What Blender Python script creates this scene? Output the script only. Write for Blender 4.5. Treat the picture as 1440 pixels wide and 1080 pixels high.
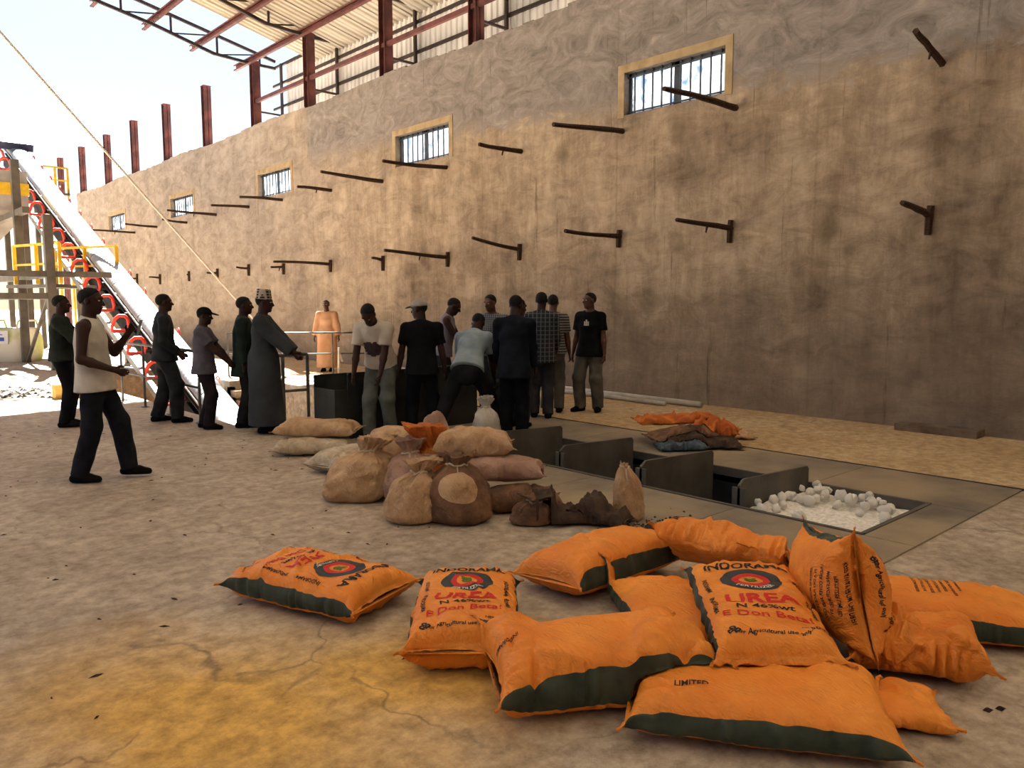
import bpy, bmesh, math, random
import numpy as np
from mathutils import Vector, Matrix

# ------------------------------------------------------------------ reset
for o in list(bpy.data.objects):
    bpy.data.objects.remove(o, do_unlink=True)
SC = bpy.context.scene
COL = SC.collection
R = math.radians
random.seed(7)

# ------------------------------------------------------------------ camera
CAM_H = 1.63
AZ = R(42.204)          # heading, clockwise from +Y (the long wall runs along +Y)
PITCH = R(5.968)        # looking slightly down
cd = bpy.data.cameras.new('camera')
cd.sensor_fit = 'HORIZONTAL'
cd.sensor_width = 36.0
cd.lens = 36.0 * 1100.0 / 1440.0
cd.clip_end = 500
cam = bpy.data.objects.new('camera', cd)
cam.location = (0, 0, CAM_H)
cam.rotation_euler = (math.pi / 2 - PITCH, 0, -AZ)
COL.objects.link(cam)
SC.camera = cam

# ------------------------------------------------------------------ sky, sun, exposure
SUN_DIR = Vector((0.20, 0.615, 0.765)).normalized()      # towards the sun
w = bpy.data.worlds.new('sky'); SC.world = w; w.use_nodes = True
nt = w.node_tree; nt.nodes.clear()
sky = nt.nodes.new('ShaderNodeTexSky'); sky.sky_type = 'NISHITA'
sky.sun_disc = False
sky.sun_elevation = math.asin(SUN_DIR.z)
sky.sun_rotation = math.atan2(SUN_DIR.x, SUN_DIR.y)
sky.air_density = 1.0; sky.dust_density = 1.0; sky.ozone_density = 1.0
bg = nt.nodes.new('ShaderNodeBackground'); bg.inputs['Strength'].default_value = 0.034
wo = nt.nodes.new('ShaderNodeOutputWorld')
hs = nt.nodes.new('ShaderNodeHueSaturation'); hs.inputs['Saturation'].default_value = 1.0     # hazy, dusty air
wm = nt.nodes.new('ShaderNodeMix'); wm.data_type = 'RGBA'; wm.blend_type = 'MULTIPLY'; wm.inputs[0].default_value = 1.0; wm.inputs[7].default_value = (1.0, 1.0, 1.0, 1)
nt.links.new(sky.outputs[0], hs.inputs['Color']); nt.links.new(hs.outputs[0], wm.inputs[6]); nt.links.new(wm.outputs[2], bg.inputs['Color']); nt.links.new(bg.outputs[0], wo.inputs['Surface'])
sl = bpy.data.lights.new('sun', 'SUN'); sl.energy = 12.0; sl.angle = R(0.8); sl.color = (1.0, 0.96, 0.89)
so = bpy.data.objects.new('sun', sl); COL.objects.link(so)
so.rotation_euler = (-SUN_DIR).to_track_quat('-Z', 'Y').to_euler()
so.location = (0, 60, 60)
SC.view_settings.view_transform = 'Standard'
SC.view_settings.look = 'None'
SC.view_settings.gamma = 1.0
SC.view_settings.use_curve_mapping = False
SC.view_settings.exposure = 2.4

# ------------------------------------------------------------------ helpers
def lin(h):
    h = h.lstrip('#')
    v = [int(h[i:i + 2], 16) / 255 for i in (0, 2, 4)]
    return tuple((c / 12.92 if c <= .04045 else ((c + .055) / 1.055) ** 2.4) for c in v) + (1.0,)

def mat(name, c1, c2=None, scale=6.0, rough=.85, bump=0.0, bscale=60.0, metal=0.0, detail=6, stretch=(1, 1, 1), spec=.3, lo=.35, hi=.65, trans=0.0):
    m = bpy.data.materials.new(name); m.use_nodes = True
    n = m.node_tree.nodes; l = m.node_tree.links
    b = n['Principled BSDF']
    b.inputs['Roughness'].default_value = rough; b.inputs['Metallic'].default_value = metal
    b.inputs['Specular IOR Level'].default_value = spec
    tc = n.new('ShaderNodeTexCoord'); mp = n.new('ShaderNodeMapping'); mp.inputs['Scale'].default_value = stretch
    l.new(tc.outputs['Object'], mp.inputs['Vector'])
    nz = n.new('ShaderNodeTexNoise'); nz.inputs['Scale'].default_value = scale; nz.inputs['Detail'].default_value = detail
    l.new(mp.outputs[0], nz.inputs['Vector'])
    rp = n.new('ShaderNodeValToRGB'); rp.color_ramp.elements[0].position = lo; rp.color_ramp.elements[1].position = hi
    rp.color_ramp.elements[0].color = lin(c1); rp.color_ramp.elements[1].color = lin(c2 or c1)
    l.new(nz.outputs['Fac'], rp.inputs['Fac']); l.new(rp.outputs['Color'], b.inputs['Base Color'])
    if bump:
        n2 = n.new('ShaderNodeTexNoise'); n2.inputs['Scale'].default_value = bscale; n2.inputs['Detail'].default_value = 8
        l.new(mp.outputs[0], n2.inputs['Vector'])
        bp = n.new('ShaderNodeBump'); bp.inputs['Strength'].default_value = bump; bp.inputs['Distance'].default_value = .02
        l.new(n2.outputs['Fac'], bp.inputs['Height']); l.new(bp.outputs[0], b.inputs['Normal'])
    return m

def flat(name, c, rough=.7, metal=0.0): return mat(name, c, c, rough=rough, metal=metal, detail=1)

class MB:
    def __init__(s): s.v = []; s.f = []; s.mi = []
    def add(s, vs, fs, mi=0):
        o = len(s.v); s.v += [tuple(p) for p in vs]; s.f += [tuple(i + o for i in f) for f in fs]; s.mi += [mi] * len(fs)
    def hexa(s, P, mi=0):      # P: 8 points, bottom 4 ccw then top 4
        s.add(P, [(3, 2, 1, 0), (4, 5, 6, 7), (0, 1, 5, 4), (1, 2, 6, 5), (2, 3, 7, 6), (3, 0, 4, 7)], mi)
    def box(s, x0, x1, y0, y1, z0, z1, mi=0):
        s.hexa([(x0, y0, z0), (x1, y0, z0), (x1, y1, z0), (x0, y1, z0), (x0, y0, z1), (x1, y0, z1), (x1, y1, z1), (x0, y1, z1)], mi)
    def bar(s, a, b, w, h, up=(0, 0, 1), mi=0):
        a = Vector(a); b = Vector(b); d = (b - a).normalized(); u = Vector(up)
        r = d.cross(u)
        if r.length < 1e-4: r = d.cross(Vector((1, 0, 0)))
        r.normalize(); u = r.cross(d).normalized()
        r *= w / 2; u *= h / 2
        s.hexa([a - r - u, a + r - u, b + r - u, b - r - u, a - r + u, a + r + u, b + r + u, b - r + u], mi)
    def tube(s, pts, rad, n=10, mi=0, closed=False):
        pts = [Vector(p) for p in pts]; N = len(pts)
        if not hasattr(rad, '__len__'): rad = [rad] * N
        vs = []; fs = []; pr = None
        for i, p in enumerate(pts):
            if closed: d = pts[(i + 1) % N] - pts[i - 1]
            else: d = pts[min(i + 1, N - 1)] - pts[max(i - 1, 0)]
            d.normalize()
            if pr is None:
                pr = d.cross(Vector((0, 0, 1)))
                if pr.length < .05: pr = d.cross(Vector((1, 0, 0)))
            pr = (pr - d * pr.dot(d)).normalized(); q = d.cross(pr)
            for k in range(n):
                a = 2 * math.pi * k / n
                vs.append(p + (pr * math.cos(a) + q * math.sin(a)) * rad[i])
        for i in range(N if closed else N - 1):
            j = (i + 1) % N
            for k in range(n):
                k2 = (k + 1) % n
                fs.append((i * n + k, i * n + k2, j * n + k2, j * n + k))
        if not closed:
            fs.append(tuple(range(n))[::-1]); fs.append(tuple(range((N - 1) * n, N * n)))
        s.add(vs, fs, mi)
    def build(s, name, mats, parent=None, smooth=False, loc=(0, 0, 0)):
        me = bpy.data.meshes.new(name); me.from_pydata(s.v, [], s.f)
        return link(name, me, mats, parent, smooth, s.mi, loc)

def link(name, me, mats, parent=None, smooth=False, mi=None, loc=(0, 0, 0)):
    if not isinstance(mats, (list, tuple)): mats = [mats]
    if not me.materials:
        for m in mats: me.materials.append(m)
    if mi is not None and any(mi): me.polygons.foreach_set('material_index', mi)
    if smooth: me.polygons.foreach_set('use_smooth', [True] * len(me.polygons))
    me.update()
    o = bpy.data.objects.new(name, me); COL.objects.link(o); o.location = loc
    if parent: o.parent = parent
    return o

def np_obj(name, V, Fq, mats, parent=None, smooth=True, mi=None, loc=(0, 0, 0)):
    me = bpy.data.meshes.new(name)
    me.from_pydata([tuple(p) for p in np.asarray(V).tolist()], [], Fq if isinstance(Fq, list) else np.asarray(Fq).tolist())
    return link(name, me, mats, parent, smooth, mi, loc)

def inst(name, src, parent=None, loc=(0, 0, 0), rot=None, scale=None):
    o = src.copy(); o.name = name; COL.objects.link(o); o.location = loc; o.parent = parent
    if rot is not None: o.rotation_euler = rot
    if scale is not None: o.scale = scale
    return o

def empty(name, loc=(0, 0, 0), rz=0):
    o = bpy.data.objects.new(name, None); COL.objects.link(o); o.location = loc; o.rotation_euler = (0, 0, rz); o.empty_display_size = .1
    return o

def tag(o, label=None, cat=None, group=None, kind=None):
    if label: o['label'] = label
    if cat: o['category'] = cat
    if group: o['group'] = group
    if kind: o['kind'] = kind
    return o

# value noise (numpy)
def vnoise(p, seed=0):
    p = np.asarray(p, float); i = np.floor(p).astype(np.int64); f = p - i; f = f * f * (3 - 2 * f)
    def hsh(a, b, c):
        n = (a * 374761393 + b * 668265263 + c * 2147483647 + seed * 1274126177) & 0xffffffff
        n = ((n ^ (n >> 13)) * 1274126177) & 0xffffffff
        return ((n ^ (n >> 16)) & 0xffff) / 65535.0
    r = 0
    for dx in (0, 1):
        for dy in (0, 1):
            for dz in (0, 1):
                wgt = (f[..., 0] if dx else 1 - f[..., 0]) * (f[..., 1] if dy else 1 - f[..., 1]) * (f[..., 2] if dz else 1 - f[..., 2])
                r = r + wgt * hsh(i[..., 0] + dx, i[..., 1] + dy, i[..., 2] + dz)
    return r * 2 - 1
def fbm(p, oct=4, seed=0):
    r = 0; a = 1
    for k in range(oct): r = r + a * vnoise(np.asarray(p) * 2 ** k + 17.3 * k, seed + k); a *= .5
    return r

# ------------------------------------------------------------------ materials
M = {}
M['steel_red'] = mat('red_oxide_steel', '4a2a28', '6a3c38', 4, .6, .1, 40)
M['steel_dark'] = mat('dark_steel', '2b2422', '443630', 5, .6)
M['steel_grey'] = mat('grey_steel_plate', '4a4640', '625c54', 3, .5, .1, 30)
M['steel_black'] = mat('dark_painted_plate', '1f2120', '333431', 3, .55, .08, 30)
M['galv'] = mat('galvanised_sheet', '86888a', 'a2a4a6', 3, .42, 0, metal=.5)
M['sheet'] = mat('corrugated_roof_sheet', 'a39a8c', 'c9c2b6', 1.5, .5, 0, metal=.1, stretch=(.2, 3, 1))
M['clad'] = mat('corrugated_wall_sheet', 'cfccc8', 'eceae6', 1.5, .5, 0, metal=.1, stretch=(1, 3, .3))
M['wood_peg'] = mat('weathered_wood', '2a1c14', '4b3526', 8, .9, .5, 30, stretch=(6, 1, 6))
M['red'] = mat('red_paint', 'c8382c', 'e2584a', 5, .5)
M['yellow'] = mat('yellow_paint', 'c9a21f', 'e3bf3a', 5, .5)
M['rubber'] = mat('black_rubber', '15171a', '2a2d30', 4, .7)
M['blue_dark'] = mat('dark_blue_steel', '20283c', '343c55', 4, .5)
M['rail'] = mat('rail_steel', '4a4744', '6b665f', 6, .55)
M['white_lump'] = mat('white_urea', 'cfc8bd', 'f0ebe2', 30, .9, .4, 80)
M['pvc'] = mat('grey_plastic_pipe', 'a9a59c', 'c8c3b8', 4, .5)
M['ink'] = flat('black_ink', '17130f', .6)
M['inkgrey'] = flat('dark_grey_ink', '2f3335', .6)
M['inkred'] = flat('red_ink', 'c42018', .6)
M['inkgreen'] = flat('green_ink', '4f6a12', .6)
M['inkwhite'] = flat('white_ink', 'd8cfc4', .6)
M['inkblue'] = flat('blue_ink', '3a4fa8', .6)
M['inkbrown'] = flat('faded_red_ink', '9a5236', .8)
M['skin'] = mat('dark_skin', '2a1710', '38211a', 8, .6, 0, spec=.25)
M['skin2'] = mat('brown_skin', '4a2d20', '5d3a2a', 8, .5, 0, spec=.4)
M['hair'] = mat('black_hair', '0c0a0a', '171413', 60, .9, .5, 150)
M['eyew'] = flat('eye_white', 'b8b0a8', .3)
M['stripe'] = mat('green_grey_stripe', '2c3329', '42493c', 10, .6, .15, 200)
M['hemthread'] = mat('sack_hem', 'b05a1c', 'd07a30', 20, .8)

def sack_mat(name, c1, c2, dirt='5a4030', dirtamt=.25, scale=3.0, rough=.55):
    m = mat(name, c1, c2, scale, rough, .0, spec=.35)
    n = m.node_tree.nodes; l = m.node_tree.links; b = n['Principled BSDF']
    tc = [x for x in n if x.type == 'TEX_COORD'][0]; rp = [x for x in n if x.type == 'VALTORGB'][0]
    nz = n.new('ShaderNodeTexNoise'); nz.inputs['Scale'].default_value = 7; nz.inputs['Detail'].default_value = 9; nz.inputs['Roughness'].default_value = .7
    l.new(tc.outputs['Object'], nz.inputs['Vector'])
    r2 = n.new('ShaderNodeValToRGB'); r2.color_ramp.elements[0].position = .5; r2.color_ramp.elements[1].position = .75
    r2.color_ramp.elements[0].color = (0, 0, 0, 1); r2.color_ramp.elements[1].color = (dirtamt,) * 3 + (1,)
    l.new(nz.outputs['Fac'], r2.inputs['Fac'])
    mx = n.new('ShaderNodeMix'); mx.data_type = 'RGBA'; mx.inputs[7].default_value = lin(dirt)
    l.new(r2.outputs['Color'], mx.inputs[0]); l.new(rp.outputs['Color'], mx.inputs[6]); l.new(mx.outputs[2], b.inputs['Base Color'])
    w1 = n.new('ShaderNodeTexNoise'); w1.inputs['Scale'].default_value = 30; w1.inputs['Detail'].default_value = 6
    mp = n.new('ShaderNodeMapping'); mp.inputs['Scale'].default_value = (4, 1.2, 2); l.new(tc.outputs['Object'], mp.inputs['Vector']); l.new(mp.outputs[0], w1.inputs['Vector'])
    w2 = n.new('ShaderNodeTexNoise'); w2.inputs['Scale'].default_value = 7; w2.inputs['Detail'].default_value = 3; w2.inputs['Distortion'].default_value = 1.6; l.new(mp.outputs[0], w2.inputs['Vector'])
    a1 = n.new('ShaderNodeMath'); a1.operation = 'SUBTRACT'; a1.inputs[1].default_value = .5; l.new(w2.outputs['Fac'], a1.inputs[0])
    a2 = n.new('ShaderNodeMath'); a2.operation = 'ABSOLUTE'; l.new(a1.outputs[0], a2.inputs[0])
    a3 = n.new('ShaderNodeMath'); a3.operation = 'MULTIPLY_ADD'; a3.inputs[1].default_value = -3.0; l.new(a2.outputs[0], a3.inputs[0]); l.new(w1.outputs['Fac'], a3.inputs[2])
    bp = n.new('ShaderNodeBump'); bp.inputs['Strength'].default_value = .5; bp.inputs['Distance'].default_value = .012
    l.new(a3.outputs[0], bp.inputs['Height']); l.new(bp.outputs[0], b.inputs['Normal'])
    return m
M['orange'] = sack_mat('orange_woven_plastic', 'dd7c22', 'ee9436', '9a5a26', .35)
M['tan'] = sack_mat('tan_woven_sack', 'a8825e', 'c9a782', '5f4430', .75, 5, .8)
M['beige'] = sack_mat('pale_woven_sack', 'ae9a80', 'd0bfa6', '6a5642', .65, 5, .8)
M['pinkbrown'] = sack_mat('pinkish_brown_sack', '8d6a58', 'b08c78', '5a4034', .5, 5, .8)
M['brown'] = sack_mat('brown_dirty_sack', '5a4030', '8a6448', '33241a', .6, 5, .85)
M['darkbrown'] = sack_mat('dark_brown_sack', '32241c', '54402f', '1e1510', .6, 5, .85)
M['rust'] = sack_mat('rusty_orange_sack', 'b0541a', 'd87a2c', '6a3a1c', .6, 5, .7)
M['bluecloth'] = sack_mat('grey_blue_cloth', '3a444c', '5d6a74', '2a2e30', .4, 6, .8)
M['plastic'] = sack_mat('milky_plastic', 'a89f90', 'cfc6b8', '7a6a58', .4, 5, .4)

# ------------------------------------------------------------------ setting: floor, pits, ground
def concrete_mat(name, stops, painted_glow=True, sc=.9):
    m = bpy.data.materials.new(name); m.use_nodes = True; n = m.node_tree.nodes; l = m.node_tree.links; b = n['Principled BSDF']
    b.inputs['Roughness'].default_value = .75; b.inputs['Specular IOR Level'].default_value = .35
    g = n.new('ShaderNodeNewGeometry')
    n1 = n.new('ShaderNodeTexNoise'); n1.inputs['Scale'].default_value = sc; n1.inputs['Detail'].default_value = 12; n1.inputs['Roughness'].default_value = .68; n1.inputs['Distortion'].default_value = .6
    l.new(g.outputs['Position'], n1.inputs['Vector'])
    r1 = n.new('ShaderNodeValToRGB'); r1.color_ramp.elements[0].position = .3; r1.color_ramp.elements[1].position = .72
    r1.color_ramp.elements[0].color = lin(stops[0]); r1.color_ramp.elements[1].color = lin(stops[2])
    e = r1.color_ramp.elements.new(.5); e.color = lin(stops[1])
    l.new(n1.outputs['Fac'], r1.inputs['Fac']); out = r1.outputs['Color']
    # fine grime
    n2 = n.new('ShaderNodeTexNoise'); n2.inputs['Scale'].default_value = 9; n2.inputs['Detail'].default_value = 10; n2.inputs['Roughness'].default_value = .75
    l.new(g.outputs['Position'], n2.inputs['Vector'])
    r2 = n.new('ShaderNodeValToRGB'); r2.color_ramp.elements[0].position = .35; r2.color_ramp.elements[1].position = .62
    r2.color_ramp.elements[0].color = (.42, .39, .36, 1); r2.color_ramp.elements[1].color = (1.06, 1.06, 1.06, 1)
    l.new(n2.outputs['Fac'], r2.inputs['Fac'])
    if painted_glow:   # yellow pool of light painted into the slab colour by the orange sacks
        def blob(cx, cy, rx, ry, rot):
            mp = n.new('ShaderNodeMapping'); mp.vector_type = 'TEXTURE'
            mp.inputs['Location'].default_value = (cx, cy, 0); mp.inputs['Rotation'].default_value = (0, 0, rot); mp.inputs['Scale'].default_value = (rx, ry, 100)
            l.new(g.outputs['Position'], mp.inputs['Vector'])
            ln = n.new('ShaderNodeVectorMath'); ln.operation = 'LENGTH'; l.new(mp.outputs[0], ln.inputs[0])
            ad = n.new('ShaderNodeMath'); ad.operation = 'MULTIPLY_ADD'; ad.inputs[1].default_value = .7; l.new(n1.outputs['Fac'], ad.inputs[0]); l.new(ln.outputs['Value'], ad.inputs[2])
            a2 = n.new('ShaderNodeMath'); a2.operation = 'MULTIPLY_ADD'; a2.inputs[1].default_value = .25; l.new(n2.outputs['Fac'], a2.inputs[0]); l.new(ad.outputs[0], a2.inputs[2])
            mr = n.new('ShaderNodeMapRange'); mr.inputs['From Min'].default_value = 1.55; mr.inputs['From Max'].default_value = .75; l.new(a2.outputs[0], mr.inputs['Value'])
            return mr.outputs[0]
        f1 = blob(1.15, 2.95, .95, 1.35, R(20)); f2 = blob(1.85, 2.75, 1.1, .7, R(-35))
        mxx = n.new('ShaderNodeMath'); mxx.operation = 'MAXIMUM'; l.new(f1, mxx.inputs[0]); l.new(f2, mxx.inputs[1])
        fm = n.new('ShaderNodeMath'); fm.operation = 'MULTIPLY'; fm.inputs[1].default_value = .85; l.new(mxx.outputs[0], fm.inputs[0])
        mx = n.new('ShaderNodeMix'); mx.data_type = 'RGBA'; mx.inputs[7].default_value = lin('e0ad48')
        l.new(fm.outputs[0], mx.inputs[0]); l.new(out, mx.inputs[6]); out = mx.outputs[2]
    mu = n.new('ShaderNodeMix'); mu.data_type = 'RGBA'; mu.blend_type = 'MULTIPLY'; mu.inputs[0].default_value = .85
    l.new(out, mu.inputs[6]); l.new(r2.outputs['Color'], mu.inputs[7]); out = mu.outputs[2]
    # hairline cracks
    cn = n.new('ShaderNodeTexNoise'); cn.inputs['Scale'].default_value = 2.2; cn.inputs['Detail'].default_value = 6; l.new(g.outputs['Position'], cn.inputs['Vector'])
    cv = n.new('ShaderNodeVectorMath'); cv.operation = 'MULTIPLY_ADD'; cv.inputs[1].default_value = (.7, .7, 0); l.new(cn.outputs['Color'], cv.inputs[0]); l.new(g.outputs['Position'], cv.inputs[2])
    vc = n.new('ShaderNodeTexVoronoi'); vc.feature = 'DISTANCE_TO_EDGE'; vc.inputs['Scale'].default_value = .8; l.new(cv.outputs[0], vc.inputs['Vector'])
    cr = n.new('ShaderNodeMapRange'); cr.inputs['From Min'].default_value = .012; cr.inputs['From Max'].default_value = .002; l.new(vc.outputs['Distance'], cr.inputs['Value'])
    cf = n.new('ShaderNodeMapRange'); cf.inputs['From Min'].default_value = .45; cf.inputs['From Max'].default_value = .6; cf.inputs['To Max'].default_value = .55; l.new(n1.outputs['Fac'], cf.inputs['Value'])
    cm_ = n.new('ShaderNodeMath'); cm_.operation = 'MULTIPLY'; l.new(cr.outputs[0], cm_.inputs[0]); l.new(cf.outputs[0], cm_.inputs[1])
    cx2 = n.new('ShaderNodeMix'); cx2.data_type = 'RGBA'; cx2.inputs[7].default_value = lin('4a3c2e'); l.new(cm_.outputs[0], cx2.inputs[0]); l.new(out, cx2.inputs[6]); out = cx2.outputs[2]
    l.new(out, b.inputs['Base Color'])
    # cracks and trowel relief
    vo = n.new('ShaderNodeTexNoise'); vo.inputs['Scale'].default_value = 14; vo.inputs['Detail'].default_value = 12; vo.inputs['Roughness'].default_value = .7; vo.inputs['Distortion'].default_value = 1.2
    mpp = n.new('ShaderNodeMapping'); mpp.inputs['Rotation'].default_value = (0, 0, R(35)); mpp.inputs['Scale'].default_value = (.5, 1.6, 1)
    l.new(g.outputs['Position'], mpp.inputs['Vector']); l.new(mpp.outputs[0], vo.inputs['Vector'])
    bp = n.new('ShaderNodeBump'); bp.inputs['Strength'].default_value = .5; bp.inputs['Distance'].default_value = .015
    l.new(vo.outputs['Fac'], bp.inputs['Height']); l.new(bp.outputs[0], b.inputs['Normal'])
    return m
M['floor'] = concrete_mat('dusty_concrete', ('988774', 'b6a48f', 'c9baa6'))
M['apron'] = concrete_mat('dusty_apron_concrete', ('b5976c', 'c9ad84', 'd6c09a'), False, .5)
M['pitwall'] = concrete_mat('pit_concrete', ('9a8468', 'b8a184', 'c9b598'), False, 1.4)
M['ground'] = concrete_mat('pale_yard_ground', ('b8ad9e', 'cbc2b4', 'd8d0c4'), False, .3)

WX = 10.6                       # inner face of the long wall
PX0, PX1, PXS = 4.2, 6.5, 7.15  # conveyor pit and its stair strip
PY0, PY1, PYS = 9.8, 19.5, 15.9
TX0, TX1, TY0, TY1 = 5.42, 6.62, 2.33, 6.62   # feed trench
fb = MB()
def slab(b, x0, x1, y0, y1, z=0.0, t=.12): b.box(x0, x1, y0, y1, z - t, z)
for (x0, x1, y0, y1) in [(-30, TX0, -14, PY0), (TX0, TX1, -14, TY0), (TX0, TX1, TY1, PY0), (TX1, 7.78, -14, PY0),
                         (-30, PX0, PY0, 60), (PX0, PX1, PY1, 60), (PXS, 7.78, PY0, PYS), (PX1, 7.78, PYS, 60)]:
    slab(fb, x0, x1, y0, y1)
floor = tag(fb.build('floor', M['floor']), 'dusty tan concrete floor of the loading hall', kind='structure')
ab = MB(); slab(ab, 7.782, WX, -14, 60, .004)
ab.build('floor_apron', M['apron'], floor)
pw = MB()
ZP = -2.2
pw.box(PX0 - .12, PX0, PY0, PY1, ZP, -.12); pw.box(PX0, PXS, PY0 - .12, PY0, ZP, -.12); pw.box(PXS, PXS + .12, PY0, PYS, ZP, -.12)
pw.box(PX1, PX1 + .12, PYS, PY1, ZP, -.12); pw.box(PX0, PX1, PY1, PY1 + .12, ZP, -.12); pw.box(PX1, PXS, PYS, PYS + .12, ZP, -.12)
pw.box(PX0 - .1, PXS + .1, PY0 - .1, PY1 + .1, ZP - .1, ZP)
pw.build('pit_lining', M['pitwall'], floor)
for k in range(9):
    b = MB(); z = -.19 * (k + 1); y1 = PYS - .27 * k
    b.box(PX1 + .02, PXS, y1 - .27, y1, z - .14, z); b.build('stair_step', M['pitwall'], floor)
gb = MB()
for (x0, x1, y0, y1) in [(-150, -30, -80, 200), (-30, WX + .3, -80, -14), (-30, WX + .3, 60, 200), (WX + .3, 150, -80, 200)]:
    slab(gb, x0, x1, y0, y1, -.02)
tag(gb.build('ground', M['ground']), 'pale sunlit yard ground outside the hall', kind='structure')

# trench lining and steel floor plates
tb = MB()
ZT = -.55
tb.box(TX0 - .02, TX0, TY0, TY1, ZT, -.005); tb.box(TX1, TX1 + .02, TY0, TY1, ZT, -.005)
tb.box(TX0, TX1, TY0 - .02, TY0, ZT, -.005); tb.box(TX0, TX1, TY1, TY1 + .02, ZT, -.005); tb.box(TX0, TX1, TY0, TY1, ZT - .02, ZT)
tb.build('trench_lining', M['steel_black'], floor)
def checker_mat():
    m = mat('worn_checker_plate', '6b6258', '8d8172', 2.5, .5, metal=.15)
    n = m.node_tree.nodes; l = m.node_tree.links; b = n['Principled BSDF']; g = n.new('ShaderNodeNewGeometry')
    hs = []
    for ang in (45, -45):
        mp = n.new('ShaderNodeMapping'); mp.inputs['Rotation'].default_value = (0, 0, R(ang)); mp.inputs['Scale'].default_value = (28, 9, 1)
        l.new(g.outputs['Position'], mp.inputs['Vector'])
        v = n.new('ShaderNodeTexVoronoi'); v.inputs['Scale'].default_value = 1.6; v.inputs['Randomness'].default_value = 0.1; l.new(mp.outputs[0], v.inputs['Vector'])
        hs.append(v.outputs['Distance'])
    mn = n.new('ShaderNodeMath'); mn.operation = 'MINIMUM'; l.new(hs[0], mn.inputs[0]); l.new(hs[1], mn.inputs[1])
    bp = n.new('ShaderNodeBump'); bp.invert = True; bp.inputs['Strength'].default_value = .6; bp.inputs['Distance'].default_value = .006
    l.new(mn.outputs[0], bp.inputs['Height']); l.new(bp.outputs[0], b.inputs['Normal'])
    rp = [x for x in n if x.type == 'VALTORGB'][0]
    nz = n.new('ShaderNodeTexNoise'); nz.inputs['Scale'].default_value = 1.2; nz.inputs['Detail'].default_value = 9; l.new(g.outputs['Position'], nz.inputs['Vector'])
    mr = n.new('ShaderNodeMapRange'); mr.inputs['From Min'].default_value = .4; mr.inputs['From Max'].default_value = .65; mr.inputs['To Max'].default_value = .75; l.new(nz.outputs['Fac'], mr.inputs['Value'])
    mx = n.new('ShaderNodeMix'); mx.data_type = 'RGBA'; mx.inputs[7].default_value = lin('aa9678'); l.new(mr.outputs[0], mx.inputs[0]); l.new(rp.outputs[0], mx.inputs[6]); l.new(mx.outputs[2], b.inputs['Base Color'])
    return m
M['checker'] = checker_mat()
def plate(x0, x1, y0, y1):
    b = MB(); b.box(x0 + .004, x1 - .004, y0 + .004, y1 - .004, .0, .012); b.build('floor_plate', M['checker'], floor)
ys = [1.95, 3.3, 4.8, 6.3, 8.1]
for a, c in zip(ys[:-1], ys[1:]):
    plate(4.3, TX0 - .02, a, c); plate(TX1 + .03, 7.75, a, c)
plate(TX0 - .02, TX1 + .03, 1.95, TY0 - .03); plate(TX0 - .02, TX1 + .03, TY1 + .02, 8.1)
cb = MB()
cb.box(TX0 - .03, TX0 + .005, TY0 - .03, TY1, -.06, .022); cb.box(TX1 - .005, TX1 + .03, TY0 - .03, TY1, -.06, .022); cb.box(TX0, TX1, TY0 - .035, TY0, -.06, .02)
cb.build('trench_edge_angle', M['steel_grey'], floor)
cb = MB(); cb.box(7.752, 7.782, 1.95, 60, -.02, .016); cb.build('edge_strip', M['steel_dark'], floor)

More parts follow.
